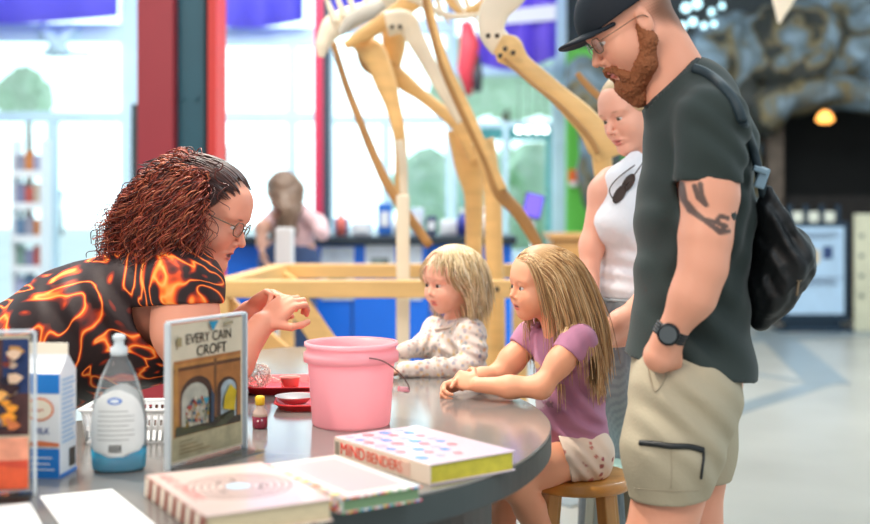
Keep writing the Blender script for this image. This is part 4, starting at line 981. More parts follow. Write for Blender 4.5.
text('lettering', 'amazon', .011, Lc(-.019, -h - .0026, .118), fx, (0, 0, 1), mat('carton_red_ink', S3(200, 75, 45), .5), t, .0002, .8)
text('lettering', "2% MILK", .017, Lc(-.033, -h - .0024, .078), fx, (0, 0, 1), mat('carton_navy_ink', S3(35, 70, 140), .5), t, .0003, .85)
for i, (a, b) in enumerate(((.024, .026), (.035, .037), (.014, .016))): panel('f', -.028, .02 + .004 * i, a, b, wpap, 'fine_print', .002)
sd = mat('carton_pale_blue_print', S3(160, 190, 220), .5)
for i in range(14): panel('s', -.028, .028 - .006 * (i % 3), .06 + .0085 * i, .064 + .0085 * i, sd, 'fine_print', .0014)
panel('s', .004, .03, .012, .045, bkm, 'barcode', .0014)
panel('s', -h, h, 0, .006, cblu, 'blue_band', .0013)

# ------------------------------------------------------------------ white basket
bp = mat('white_basket_plastic', S3(232, 232, 232), .4)
b0 = T(122, 447) + Vector((0, .10, 0)); t = empty('plastic_basket', b0, 'low white slotted plastic basket behind the soap bottle', 'basket')
wx, wy, bh = .175, .12, .062; m = MB()
for zz, g in ((.003, .94), (.03, .97), (bh, 1.03)): 
    for s in (-1, 1): m.box(b0 + Vector((0, s * wy / 2 * g, zz)), (wx * g, .005, .009 if zz > .01 else .006)).box(b0 + Vector((s * wx / 2 * g, 0, zz)), (.005, wy * g, .009 if zz > .01 else .006))
for i in range(15):
    x = (-.5 + i / 14) * wx
    for s in (-1, 1): m.tube([b0 + Vector((x * .94, s * wy / 2 * .94, .003)), b0 + Vector((x * 1.03, s * wy / 2 * 1.03, bh))], .0032, 6)
for i in range(10):
    y = (-.5 + i / 9) * wy
    for s in (-1, 1): m.tube([b0 + Vector((s * wx / 2 * .94, y * .94, .003)), b0 + Vector((s * wx / 2 * 1.03, y * 1.03, bh))], .0032, 6)
m.box(b0 + Vector((0, 0, .003)), (wx * .94, wy * .94, .005)); m.build('slotted_wall', bp, t)
MB().box(b0 + Vector((0, 0, bh + .005)), (wx * 1.09, wy * 1.12, .004)).v
m = MB()
for s in (-1, 1): m.box(b0 + Vector((0, s * wy / 2 * 1.06, bh + .005)), (wx * 1.1, .012, .006), bev=.002).box(b0 + Vector((s * wx / 2 * 1.06, 0, bh + .005)), (.012, wy * 1.1, .006), bev=.002)
m.build('rim', bp, t)

# ------------------------------------------------------------------ papers
pw = mat('white_paper', S3(246, 244, 240), .6)
def sheet(pts, lab, zo=.0008):
    q = [T(*p) for p in pts]; tag(MB().prism([v + Vector((0, 0, zo * .2)) for v in q], (0, 0, zo)).build('paper_sheet', pw), lab, 'paper', 'papers on the table')
sheet([(40, 497), (112, 490), (156, 526), (76, 545)], 'blank white paper lying on the table in front of the soap bottle')
sheet([(-20, 508), (30, 503), (44, 530), (-20, 536)], 'blank white paper at the bottom left corner of the table')

# ------------------------------------------------------------------ books
def book(L, F, wlen, th, z0, cov, page, lab, deco=None, spine_m=None, tilt=0):
    L = Vector((L[0], L[1], z0)); F = Vector((F[0], F[1], z0)); x = (F - L); ln = x.length; x.normalize(); y = Vector((-x.y, x.x, 0)); z = Vector((0, 0, 1))
    if y.dot(Vector((1, 0, 0))) < 0: y = -y
    t = empty('book', (L + F) / 2 + y * wlen / 2, lab, 'book')
    Q = lambda a, b, c: L + x * a + y * b + z * c
    def slab(m, a0, a1, b0, b1, c0, c1): m.prism([Q(a0, b0, c0), Q(a1, b0, c0), Q(a1, b1, c0), Q(a0, b1, c0)], z * (c1 - c0))
    m = MB(); slab(m, 0, ln, 0, wlen, 0, .003); m.build('back_cover', cov, t, bevel=.001)
    m = MB(); slab(m, 0, ln, 0, wlen, th - .003, th); m.build('front_cover', cov, t, bevel=.001)
    m = MB(); slab(m, 0, ln, -.0015, .002, .001, th - .001); m.build('spine', spine_m or cov, t)
    m = MB(); slab(m, .004, ln - .004, .004, wlen - .004, .003, th - .003); m.build('pages', page, t)
    if deco: deco(t, Q, ln, wlen, th, x, y, z)
    return t
pg = mat('book_pages', S3(214, 196, 160), .7, var=.15, vscale=60, stretch=(1, 1, 30))
pgy = mat('yellow_book_pages', S3(205, 190, 60), .7, var=.12, vscale=60)
cw_ = mat('white_pink_cover', S3(214, 188, 178), .3, var=.04, vscale=10, coat=.3)
brn = mat('brown_striped_spine', S3(170, 120, 100), .4, var=.3, vscale=30)
def arcs(m, Q, cx, cy, r0, r1, zz, a0=0, a1=6.2832, n=40, hh=.0006, sxy=1.0):
    pts = []; 
    vs = []
    for i in range(n + 1):
        a = a0 + (a1 - a0) * i / n
        for r in (r0, r1): vs.append(Q(cx + r * math.cos(a) * sxy, cy + r * math.sin(a), zz)); 
        for r in (r0, r1): vs.append(Q(cx + r * math.cos(a) * sxy, cy + r * math.sin(a), zz + hh))
    fs = []
    for i in range(n):
        b = 4 * i; c = b + 4; fs += [(b + 2, b + 3, c + 3, c + 2), (b, b + 2, c + 2, c), (b + 1, c + 1, c + 3, b + 3)]
    m.add(vs, fs)
def deco1(t, Q, ln, w, th, x, y, z):
    m = MB(); rng = random.Random(2)
    for i, r in enumerate((.022, .034, .046, .058, .070, .082)):
        m.slot(0); arcs(m, Q, ln * .5, w * .52, r, r + .0030, th, hh=.0003)
    m.slot(1); arcs(m, Q, ln * .5, w * .52, .001, .020, th, hh=.0004)
    m.slot(2)
    for a in (.6, 1.2, 2.9, 3.6, 5.2): arcs(m, Q, ln * .5, w * .52, .0345, .0425, th, a, a + .25, 5, .0005)
    m.build('ring_artwork', [mat('ring_brown_ink', S3(120, 80, 72), .5), mat('pale_blue_ink', S3(168, 200, 220), .4), mat('dark_arc_ink', S3(55, 45, 45), .5)], t)
    rd = mat('pale_red_ink', S3(222, 120, 112), .5); text('lettering', 'MIND BENDERS', .028, Q(.012, .012 + .022, th + .0001), x, -y, rd, t, .0003, 1.0)
    m = MB(); k = 0
    for i in range(14):
        a = ln * i / 14
        m.slot(i % 2); m.prism([Q(a, -.0022, .002), Q(a + ln / 14 * .8, -.0022, .002), Q(a + ln / 14 * 1.2, -.0022, th - .002), Q(a + ln / 14 * .4, -.0022, th - .002)], -y * .0006)
    m.build('spine_stripes', [mat('cream_stripe', S3(235, 220, 200), .5), mat('rust_stripe', S3(150, 80, 62), .5)], t)
    m = MB()
    for i in range(7): a = .012 + i * w / 7.5; m.prism([Q(ln + .0006, a, .0005), Q(ln + .0006, a + .018, .0005), Q(ln + .0006, a + .018, .0035), Q(ln + .0006, a, .0035)], x * .002)
    m.build('cover_edge_marks', mat('cream_stripe', S3(235, 220, 200), .5), t)
def pxz(px, py, z): q = T(px, py, z); return (q.x, q.y)
book(pxz(146, 475, .775), pxz(205, 516, .775), .205, .035, TZ, cw_, pg, 'pale pink book with printed rings on its cover, nearest the sign holder', deco1, brn)
mcols = [(230, 110, 60), (90, 180, 110), (240, 200, 90), (225, 80, 110), (90, 150, 210), (235, 150, 170), (250, 240, 230)]
def dots(t, Q, ln, w, th, x, y, z, side, name):
    m = MB(); rng = random.Random(9)
    if side == 'spine':
        for i in range(46):
            for j in range(4):
                a = ln * i / 46; m.slot(rng.randrange(7)); m.prism([Q(a, -.0022, .001 + th * .24 * j), Q(a + ln / 48, -.0022, .001 + th * .24 * j), Q(a + ln / 48, -.0022, th * .23 * (j + 1)), Q(a, -.0022, th * .23 * (j + 1))], -y * .0006)
        for i in range(46): a = ln * i / 46; m.slot(rng.randrange(7)); m.prism([Q(a, 0, th), Q(a + ln / 48, 0, th), Q(a + ln / 48, .012, th), Q(a, .012, th)], z * .0005)
    for i in range(26):
        for c0 in (0, th - .003): 
            a = w * i / 26; m.slot(rng.randrange(7)); m.prism([Q(ln + .0003, a, c0), Q(ln + .0003, a + w / 27, c0), Q(ln + .0003, a + w / 27, c0 + .003), Q(ln + .0003, a, c0 + .003)], x * .0008)
    m.build(name, [mat('dot_%d_%d_%d' % c, S3(*c), .5) for c in mcols], t)
def deco2(t, Q, ln, w, th, x, y, z):
    dots(t, Q, ln, w, th, x, y, z, 'spine', 'coloured_squares')
    m = MB(); m.prism([Q(.03, .03, th), Q(ln - .03, .03, th), Q(ln - .03, w - .02, th), Q(.03, w - .02, th)], z * .0004); m.build('cover_panel', mat('rose_cover_panel', S3(222, 170, 170), .3, coat=.3), t)
book(pxz(262, 463, .768), pxz(342, 499, .764), .150, .025, TZ, mat('pale_mint_cover', S3(208, 206, 198), .3, coat=.3), mat('green_tinted_pages', S3(120, 150, 110), .7), 'book edged with tiny coloured squares, middle one of the three', deco2)
def deco3(t, Q, ln, w, th, x, y, z):
    rd = mat('red_title_ink', S3(228, 52, 36), .5)
    text('lettering', 'MIND', .032, Q(.022, -.0022, .008), x, z, rd, t, .0006, 1.05); text('lettering', 'BENDERS', .028, Q(.112, -.0022, .009), x, z, mat('orange_red_title_ink', S3(222, 84, 60), .5), t, .0006, 1.0)
    m = MB(); rng = random.Random(4)
    for i in range(30):
        a = .02 + (ln - .04) * (i % 8) / 8 + .01 * rng.random(); b = .02 + (w - .04) * (i // 8) / 4; s = .010 + .006 * rng.random(); m.slot(i % 3); m.prism([Q(a + s * math.cos(k * .785), b + s * math.sin(k * .785) * .8, th) for k in range(8)], z * .0008)
    m.build('silver_spots', [mat('silver_foil', S3(190, 205, 222), .2, .5), mat('foil_blue', S3(105, 155, 210), .25, .3), mat('foil_pink', S3(222, 120, 130), .3, .2)], t)
    m = MB(); m.prism([Q(.004, .001, .004), Q(.018, .001, .004), Q(.018, .001, .029), Q(.004, .001, .029)], -y * .0036); m.build('spine_block', mat('grey_brown_block', S3(150, 140, 125), .5), t)
    MB().prism([Q(.215, .001, .006), Q(.25, .001, .006), Q(.25, .001, .03), Q(.215, .001, .03)], -y * .0036).build('spine_block', mat('pale_skin_block', S3(232, 190, 170), .5), t)
book(pxz(335, 436, .778), pxz(430, 464, .778), .195, .037, TZ, mat('silver_pink_cover', S3(214, 196, 206), .25, .1, coat=.4), pgy, 'silvery book with a red lettered spine, right-hand one of the three', deco3, mat('pale_spine', S3(238, 215, 195), .4))

# ------------------------------------------------------------------ stools
def stool(c, r, h, seatm, legm, lab, name='wooden_stool'):
    c = Vector(c); t = empty(name, (c.x, c.y, 0), lab, 'stool', 'stools')
    MB().lathe((c.x, c.y, h - .032), [(r - .012, 0), (r - .002, .006), (r, .016), (r - .003, .028), (r - .010, .032), (.001, .030)], 48).build('seat', seatm, t)
    for a in (35, 125, 215, 305):
        w = math.radians(a); d = Vector((math.cos(w), math.sin(w), 0)); p0 = Vector((c.x, c.y, h - .031)) + d * r * .68; p1 = Vector((c.x, c.y, 0)) + d * r * 1.12
        R = (p1 - p0).to_track_quat('Z', 'X').to_matrix(); MB().box((p0 + p1) / 2, (.036, .036, (p1 - p0).length), Matrix.Rotation(w, 3, 'Z') @ Matrix.Rotation(-math.atan2(r * .44, h - .03), 3, 'Y'), .004).build('leg', legm, t)
    m = MB()
    for z_ in (.14, .24):
        q = [Vector((c.x, c.y, z_)) + Vector((math.cos(math.radians(a)), math.sin(math.radians(a)), 0)) * r * (1.12 - .44 * z_ / h) for a in (35, 125, 215, 305)]
        for i in ((0, 2) if z_ < .2 else (1, 3)): m.tube([q[i], q[(i + 1) % 4]], .010, 10)
    m.build('stretcher', legm, t)
sw = mat('golden_oak', S3(196, 138, 62), .35, var=.14, vscale=4, stretch=(1, 8, 8), coat=.3); sl = mat('oak_leg', S3(186, 140, 78), .45, var=.14, vscale=4, stretch=(8, 8, 1))
stool(P(579, 483, 3.10), .142, .525, sw, sl, 'round golden wooden stool under the girl in the mauve t-shirt')
stool((.50, 3.33, 0), .10, .495, mat('pale_green_seat', S3(165, 200, 190), .35, coat=.3), mat('pale_grey_leg', S3(150, 158, 150), .5), 'pale green topped stool behind the golden wooden stool', 'low_stool')
stool((.10, 3.56, 0), .125, .50, sw, sl, 'wooden stool under the small blonde toddler')
# ------------------------------------------------------------------ people
sk_m = colmat('skin', .5, sss=.08, bump=.02, bscale=150, spec=.4)
hair_m = colmat('hair', .42, spec=.5)
cloth_m = colmat('knit_cloth', .85, bump=.06, bscale=220, spec=.2, sheen=.1)
def person(loc, lab, grp=None): return empty('person', loc, lab, 'person', grp)
def shoe(parent, p, d, m, L=.27):
    d = Vector(d).normalized(); S = SDF(); S.k = .02; p = Vector(p); S.chain([p + Vector((0, 0, .05)) - d * L * .15, p + Vector((0, 0, .045)) + d * L * .3, p + Vector((0, 0, .036)) + d * L * .62], [.045, .042, .036], .03)
    S.cuts = [((p.x, p.y, .001), (0, 0, -1), 1.0)]; build_sdf('shoe', [(S, .007)], m, parent)
def Vn(*a): return Vector(a)

# ===== the man =====
SKM = S3(222, 156, 128); LIPM = S3(190, 96, 84)
man = person((P(690, 0, 2.6).x, 2.6, 0), 'bearded man in a dark cap, dark t-shirt and beige shorts, one hand in his pocket')
fm_ = Frame(P(631, 27, 2.60), (-.84, -.10, -.50), (-.50, 0, .84), 1.0)
S = SDF(); S.k = .02
ex = head(S, fm_, SKM, LIPM, S3(120, 66, 40), gaze=(-.75, -.1, -.75))
S.cone(fm_(-.040, 0, -.040), P(686, 92, 2.6), .058, .066, .03, SKM); S.cone(fm_(-.03, 0, -.09), P(668, 98, 2.59), .040, .05, .03, SKM)
# short clipped hair, sideburns
HR = S3(112, 72, 50)
S.paint.append(paint_ell(fm_(-.060, 0, .0), (.075, .10, .065), fm_.M, HR, .95, .4, .05))
S.paint.append(paint_ell(fm_(-.095, 0, -.02), (.05, .10, .07), fm_.M, HR, .7, .4, .05))
A = SDF(); A.k = .02
sh, el, wr = P(713, 128, 2.42), P(703, 268, 2.37), P(668, 338, 2.39)
A.chain([sh, P(709, 190, 2.40), P(705, 240, 2.38), el], [.060, .052, .046, .042], .03, SKM); A.chain([el, P(693, 296, 2.37), wr], [.043, .041, .027], .03, SKM)
A.chain([P(712, 200, 2.40), P(706, 235, 2.385)], [.050, .045], .02, SKM)
hand(A, P(668, 345, 2.395), P(662, 392, 2.47) - P(668, 345, 2.395), (.3, .8, -.1), -1, .165, SKM, curl=(.25, .35, .3), tcurl=.1, nails=False, tout=.15)
A.chain([P(668, 340, 2.395), P(660, 356, 2.40)], [.029, .034], .02, SKM)
# tattoo: a dark line drawing round the upper arm
def tattoo(V, cc):
    lines = [[(684, 183), (686, 200), (690, 211), (700, 219), (712, 222), (724, 226)], [(699, 184), (700, 195), (704, 205), (697, 198), (694, 186)], [(712, 222), (718, 216), (726, 218)], [(724, 226), (716, 230), (708, 225)], [(686, 200), (694, 212), (704, 222), (716, 232), (727, 231)]]
    w = np.zeros(len(V))
    for ln in lines:
        p = [P(x, y, 2.36) for x, y in ln]
        for a, b in zip(p, p[1:]):
            a2 = np.array((a.x, a.z)); b2 = np.array((b.x, b.z)); q = V[:, [0, 2]] - a2; ba = b2 - a2; h = np.clip(q @ ba / (ba @ ba), 0, 1)
            dd = np.sqrt(((q - h[:, None] * ba) ** 2).sum(1)); w = np.maximum(w, 1 - soft(dd, .0032, .0062))
    w = w * (V[:, 1] < 2.41); w = (w * .9)[:, None]
    return cc * (1 - w) + np.array(S3(58, 52, 50)) * w
A.paint.append(tattoo)
B = SDF(); B.k = .03
fs = P(700, 128, 2.80); fe = P(690, 265, 2.86); fw = P(676, 345, 2.78); B.chain([fs, fe, fw], [.055, .042, .028], .03, SKM)
hand(B, fw, (-.2, .05, -1), (-.2, -1, 0), 1, .18, SKM, nails=False)
B.cone(P(695, 130, 2.6), P(690, 380, 2.6), .10, .11, .03, SKM, (0, 1, 0), 1.3)
def leg(S, hip, knee, ank, col, r=(.085, .058, .062, .038), toe=(-1, 0, 0)):
    S.chain([hip, knee], [r[0], r[1]], .03, col); c = Vector(knee).lerp(Vector(ank), .3) + Vector((-toe[0] * .018, 0, 0)); S.chain([knee, c, ank], [r[1], r[2], r[3]], .03, col)
    t = Vector(toe).normalized(); S.chain([ank, Vector((ank[0], ank[1], .05)) + t * .02, Vector((ank[0], ank[1], .035)) + t * .13], [r[3], .04, .03], .02, col)
n_k = Vn(.455, 2.47, .50); n_a = Vn(.50, 2.49, .09); f_k = Vn(.585, 2.74, .50); f_a = Vn(.63, 2.74, .09)
leg(B, P(690, 400, 2.5), n_k, n_a, SKM, r=(.088, .068, .064, .04)); leg(B, P(700, 400, 2.72), f_k, f_a, SKM, r=(.088, .066, .064, .04))
body = build_sdf('body', [(S, .0024), (A, .0034), (B, .010)], sk_m, man, ex)
for a in (n_a, f_a): shoe(man, (a.x, a.y, 0), (-1, -.05, 0), mat('grey_trainer', S3(120, 122, 125), .7))
# beard
Bd = SDF(); Bd.k = .014; BC = S3(142, 84, 50)
G = fm_
for s in (1, -1):
    Bd.chain([G(.004, .066 * s, -.012), G(.004, .066 * s, -.045), G(.030, .050 * s, -.085), G(.068, .018 * s, -.112)], [.010, .017, .022, .020], .016, BC)
    Bd.chain([G(.098, .008 * s, -.0535), G(.088, .026 * s, -.062), G(.074, .033 * s, -.088)], [.0055, .0075, .012], .008, BC)
Bd.cone(G(.078, 0, -.105), G(.066, 0, -.140), .024, .022, .016, BC); Bd.ell(G(.045, 0, -.108), (.04, .04, .022), G.M, .016, BC)
Bd.ell(G(.097, 0, -.070), (.014, .022, .011), G.M, .004, None, -1)
Bd.nz = .0022; Bd.nsc = 260
rootsb = []; rng = random.Random(8)
beard = build_sdf('beard', [(Bd, .0024)], colmat('beard_hair', .8, bump=.5, bscale=260), man)
# cap
CPc = S3(13, 21, 31); Cp = SDF(); Cp.k = .01
Cp.ell(G(-.009, 0, .042), (.1165, .092, .093), G.M, .01, CPc); Cp.shell = .006; Cp.cuts = [(tuple(G(0, 0, .034)), tuple(-(G.u * .99 + G.f * .08)), 1.0)]
Cv = SDF(); Cv.k = .006; n = 9
for i in range(31):
    w = (i / 30 - .5) * 2; y = w * .066; Cv.cone(G(.078 - abs(w) * .028, y, .033 - .012 * w * w), G(.078 + .082 * math.sqrt(max(0, 1 - w * w)), y * .95, .037 - .016 * w * w), .0045, .0036, .003, CPc)
cap = build_sdf('cap', [(Cp, .0028), (Cv, .0028)], colmat('cap_cloth', .75, bump=.08, bscale=240), man)
m = MB(); m.tube(spline([G(.02 * 0 + .0935, y, .0415 + .0 * y) for y in (-.03, 0, .03)], 4), .0015, 6); m.build('cap_seam', mat('dark_thread', S3(14, 20, 26), .8), man)
# glasses
def glasses(parent, G, col, parent_is=None, r=.0235, hh=.017, thick=.0011, temple=True, lens=True, dx=.094, mm=None, yy=.033):
    mm = mm or mat('thin_glasses_frame', col, .3, .6); m = MB()
    for s in (1, -1):
        pts = [G(dx - abs(math.cos(a * .3927)) * 0 - .006 * (1 if math.cos(a * .3927) * s > .3 else 0), yy * s + r * math.cos(a * .3927), .000 + hh * math.sin(a * .3927)) for a in range(16)]
        m.tube(pts, thick, 6, closed=True)
        if temple: m.tube(spline([G(dx - .006, (yy + r) * s, .006), G(.05, .075 * s, .007), G(-.002, .083 * s, .008), G(-.016, .083 * s, -.004)], 4), thick, 6)
    m.tube([G(dx + .002, -.011, .004), G(dx + .006, 0, .006), G(dx + .002, .011, .004)], thick, 6)
    fr = m.build('glasses', mm, parent)
    if lens:
        for s in (1, -1):
            MB().prism([G(dx - .003, yy * s + r * math.cos(a * .3927), hh * math.sin(a * .3927)) for a in range(16)], G.f * .0008).build('lens', glass('spectacle_lens', (.98, .99, 1), .015, .05), fr)
    return fr
glasses(man, G, S3(120, 100, 80), dx=.098)
# t-shirt
TS = S3(47, 56, 54); Sh = SDF(); Sh.k = .05
Sh.cone(P(694, 140, 2.60), P(694, 215, 2.60), .108, .114, .04, TS, (0, 1, 0), 1.5); Sh.cone(P(694, 215, 2.60), P(688, 360, 2.59), .116, .128, .05, TS, (0, 1, 0), 1.28)
Sh.cone(P(690, 375, 2.59), P(690, 400, 2.59), .135, .14, .04, TS, (0, 1, 0), 1.3)
Sh.cone(P(692, 92, 2.6), P(713, 122, 2.43), .064, .068, .04, TS); Sh.cone(P(692, 92, 2.6), P(705, 122, 2.79), .064, .068, .04, TS); Sh.ell(P(680, 96, 2.6), (.088, .086, .070), None, .04, TS); Sh.cone(P(703, 105, 2.6), P(712, 145, 2.6), .07, .095, .05, TS, (0, 1, 0), 1.3)
Sh.chain([P(713, 124, 2.425), P(710, 160, 2.41), P(707, 205, 2.40)], [.068, .063, .060], .03, TS)
Sh.chain([P(705, 124, 2.80), P(700, 205, 2.83)], [.066, .060], .03, TS)
Sh.shell = .006
dn = (P(622, 352, 2.6) - P(757, 378, 2.6)).normalized(); hemn = Vector((dn.z, 0, -dn.x)); hemn = hemn if hemn.z < 0 else -hemn
Sh.cuts = [(tuple(P(690, 366, 2.6)), tuple(hemn), 1.2), (tuple(P(706, 182, 2.40)), tuple(Vector((-.05, 0, -1)).normalized()), .085), (tuple(P(700, 182, 2.83)), (0, .1, -1), .10),
           (tuple(P(672, 84, 2.6)), tuple(Vector((-.70, 0, .72)).normalized()), .085)]
Sh.wr = [(P(735, 150, 2.45), (.75, 0, .66), .05, .005, .09), (P(700, 215, 2.42), (.9, 0, -.45), .06, .005, .09), (P(700, 300, 2.42), (.75, 0, .66), .09, .0085, .17), (P(690, 180, 2.40), (.5, 0, .86), .06, .004, .10), (P(650, 250, 2.5), (.3, 0, .95), .09, .006, .15), (P(740, 220, 2.5), (.9, 0, -.4), .05, .004, .14), (P(720, 130, 2.4), (.8, 0, .6), .045, .003, .09), (P(665, 320, 2.45), (.8, 0, .5), .07, .006, .12)]
shirt = build_sdf('t_shirt', [(Sh, .0052)], cloth_m, man)
m = MB(); ce = P(672, 84, 2.6); u_ = Vector((-.7, 0, .72)).normalized(); a_1 = Vector((.72, 0, .7)); b_1 = Vector((0, 1, 0))
m.tube([ce + a_1 * .072 * math.cos(k * .2618) + b_1 * .078 * math.sin(k * .2618) + Vector((0, 0, .002)) for k in range(24)], .0085, 8, closed=True); m.build('collar', mat('dark_rib_knit', S3(50, 57, 57), .9), man)
# shorts
SC_ = S3(172, 161, 138); Ho = SDF(); Ho.k = .05
Ho.cone(P(684, 362, 2.59), P(684, 395, 2.59), .112, .120, .04, SC_, (0, 1, 0), 1.3)
Ho.chain([P(684, 398, 2.49), P(672, 450, 2.47), P(666, 510, 2.465)], [.115, .098, .074], .04, SC_); Ho.chain([P(694, 398, 2.70), P(694, 450, 2.715), P(696, 500, 2.72)], [.105, .088, .068], .04, SC_)
Ho.shell = .006; Ho.cuts = [(tuple(P(668, 498, 2.46)), (.03, 0, -1), .13), (tuple(P(696, 478, 2.72)), (0, 0, -1), .125)]
Ho.wr = [(P(660, 420, 2.38), (.8, 0, .6), .055, .005, .09), (P(690, 420, 2.42), (.5, 0, .86), .06, .006, .10), (P(700, 460, 2.42), (.9, 0, .3), .05, .003, .08)]
shorts = build_sdf('shorts', [(Ho, .0048)], colmat('heather_jersey', .9, bump=.12, bscale=160, spec=.2), man)
def on(objs, pts, off=.003, dflt=2.4, n=5):
    f = snapper(objs); out = []
    for x, y in [(p.x, p.y) for p in spline([Vector((a, b, 0)) for a, b in pts], n)]:
        q = f(x, y, off); out.append(q if q is not None else P(x, y, dflt))
    return out
blk = mat('black_tape', S3(22, 26, 28), .5)
m = MB(); m.tube(on([shorts], [(640, 443), (655, 444), (672, 446), (690, 447), (703, 450)], .001), .0062, 8); m.tube(on([shorts], [(703, 450), (703, 458), (702, 466), (701, 478)], .002), .0028, 8); m.build('zip_pocket', blk, man)
hem2 = mat('jersey_stitch', S3(158, 146, 124), .9)
m = MB(); m.tube(on([shorts], [(634, 488), (650, 490), (670, 491), (690, 491), (699, 490)], .0), .0012, 6); m.tube(on([shorts], [(671, 450), (672, 470), (671, 488)], .0), .0010, 6); m.build('stitching', hem2, man)
m = MB(); m.tube(on([shorts], [(648, 362), (650, 378), (655, 391), (662, 384), (670, 366), (674, 358)], .001, 2.4), .0022, 6); m.build('pocket_edge', hem2, man)
# watch
wd_ = (el - wr).normalized(); wc0 = wr + wd_ * .012; s_ = wd_.orthogonal().normalized(); q_ = wd_.cross(s_)
m = MB()
for o_ in (-.009, -.003, .003, .009): m.tube([wc0 + wd_ * o_ + (s_ * math.cos(k * .2618) + q_ * math.sin(k * .2618)) * .0312 for k in range(24)], .0038, 6, closed=True)
wt = m.build('watch', mat('black_rubber', S3(20, 22, 24), .5), man)
vd = (Vector((-.10, -.1, .02)) + (Vector((0, 0, H_CAM)) - wc0).normalized()); vd = (vd - wd_ * vd.dot(wd_)).normalized(); Rw = vd.to_track_quat('Z', 'Y').to_matrix()
MB().lathe(wc0 + vd * .030, [(.021, 0), (.0225, .004), (.0225, .008), (.019, .0115), (.0175, .0105)], 32, rot=Rw).build('watch_case', mat('dark_gunmetal', S3(34, 36, 38), .3, .6), wt)
MB().lathe(wc0 + vd * .041, [(.0172, 0), (.0172, .0008)], 32, rot=Rw).build('watch_face', mat('grey_watch_face', S3(78, 84, 86), .2), wt)

# sling bag on his back
bagm = mat('black_nylon', S3(13, 17, 20), .55, var=.2, vscale=12, bump=.3, bscale=18, spec=.4)
bag = empty('sling_bag', P(778, 270, 2.55), 'black drawstring sling bag hanging on the back of the man in the cap', 'bag')
Bg = SDF(); Bg.k = .04
Bg.chain([P(766, 192, 2.50), P(772, 222, 2.52), P(781, 256, 2.55), P(769, 292, 2.56), P(760, 322, 2.57)], [.012, .028, .054, .046, .020], .04, None, (0, 1, 0), 1.7)
Bg.ell(P(787, 262, 2.54), (.042, .10, .058), None, .03); Bg.nz = .0018; Bg.nsc = 60
Bg.wr = [(P(770, 230, 2.42), (.9, 0, .35), .035, .006, .10), (P(775, 290, 2.42), (.8, 0, -.5), .05, .004, .10)]
build_sdf('pouch', [(Bg, .0045)], bagm, bag)
stp = on([shirt], [(694, 70), (706, 75), (720, 86), (733, 102), (741, 120)], .004, 2.5)
m = MB(); m.tube(stp, .011, 8, flat=None); m.build('shoulder_strap', mat('dark_teal_webbing', S3(26, 44, 52), .6, bump=.1, bscale=200), bag)
m = MB(); m.tube(spline([stp[-1], P(752, 145, 2.47), P(759, 172, 2.48), P(764, 196, 2.50)], 5), [.010] * 16, 8); m.build('side_strap', MATS['dark_teal_webbing'], bag)
MB().box(P(762, 178, 2.455), (.022, .012, .045), Matrix.Rotation(.35, 3, 'Y'), .004).box(P(760, 170, 2.45), (.030, .014, .012), Matrix.Rotation(.35, 3, 'Y'), .003).build('buckle', mat('grey_blue_plastic', S3(120, 145, 160), .4), bag)
MB().box(P(744, 126, 2.44), (.030, .014, .014), Matrix.Rotation(.5, 3, 'Y'), .004).build('strap_slider', mat('black_rubber', S3(20, 22, 24), .5), bag)
m = MB(); m.tube(spline([P(800, 268, 2.45), P(799, 280, 2.45), P(797, 296, 2.45)], 4), .003, 6); m.box(P(799, 275, 2.448), (.012, .006, .026), None, .002); m.build('zip_puller', mat('brass_grey_zip', S3(120, 105, 85), .4, .5), bag)

# ===== the blonde woman =====
SKW = S3(232, 172, 148); wom = person((P(622, 0, 3.5).x, 3.5, 0), 'blonde woman in a white sleeveless top standing behind the man in the cap')
Gw = Frame(P(632, 112, 3.50), (-.80, -.50, -.33), (-.30, -.06, .95), .97)
S = SDF(); S.k = .02; ew = head(S, Gw, SKW, S3(205, 112, 104), S3(150, 112, 84), gaze=(-.7, -.5, -.6), iris=(.10, .09, .06), smile=.6, browamt=.55)
S.cone(Gw(-.035, 0, -.05), P(645, 178, 3.52), .047, .05, .03, SKW)
A = SDF(); A.k = .02
A.chain([P(646, 172, 3.52), P(612, 182, 3.46), P(603, 192, 3.44)], [.040, .038, .036], .03, SKW)
A.chain([P(602, 192, 3.44), P(592, 245, 3.44), P(588, 282, 3.42)], [.037, .032, .029], .03, SKW); A.chain([P(588, 282, 3.42), P(594, 312, 3.32), P(603, 338, 3.24)], [.029, .028, .022], .02, SKW)
hand(A, P(603, 338, 3.24), (.75, -.1, .12), (.1, .9, -.3), 1, .16, SKW, curl=(.5, .6, .4), nails=False)
A.chain([P(645, 306, 3.22), P(620, 322, 3.22), P(606, 337, 3.22)], [.036, .030, .024], .02, SKW)
hand(A, P(612, 333, 3.20), (-.8, -.05, -.45), (.05, .9, .1), -1, .165, SKW, curl=(.5, .6, .4), nails=False)
A.chain([P(676, 195, 3.62), P(676, 250, 3.5), P(645, 306, 3.22)], [.044, .036, .034], .03, SKW)
A.cone(P(640, 190, 3.52), P(636, 300, 3.52), .085, .09, .05, SKW, (0, 1, 0), 1.2)
B = SDF(); B.k = .03
na, fa = Vn(.51, 3.57, .09), Vn(.60, 3.78, .09)
leg(B, P(630, 380, 3.44), Vn(.53, 3.56, .48), na, SKW, (.08, .055, .052, .034)); leg(B, P(640, 380, 3.6), Vn(.62, 3.76, .48), fa, SKW, (.08, .055, .052, .034))
build_sdf('body', [(S, .0026), (A, .0036), (B, .010)], sk_m, wom, ew)
for a in (na, fa): shoe(wom, (a.x, a.y, 0), (-1, -.2, 0), mat('white_trainer', S3(225, 225, 225), .7), .24)
TW = S3(226, 228, 234); Tt = SDF(); Tt.k = .04
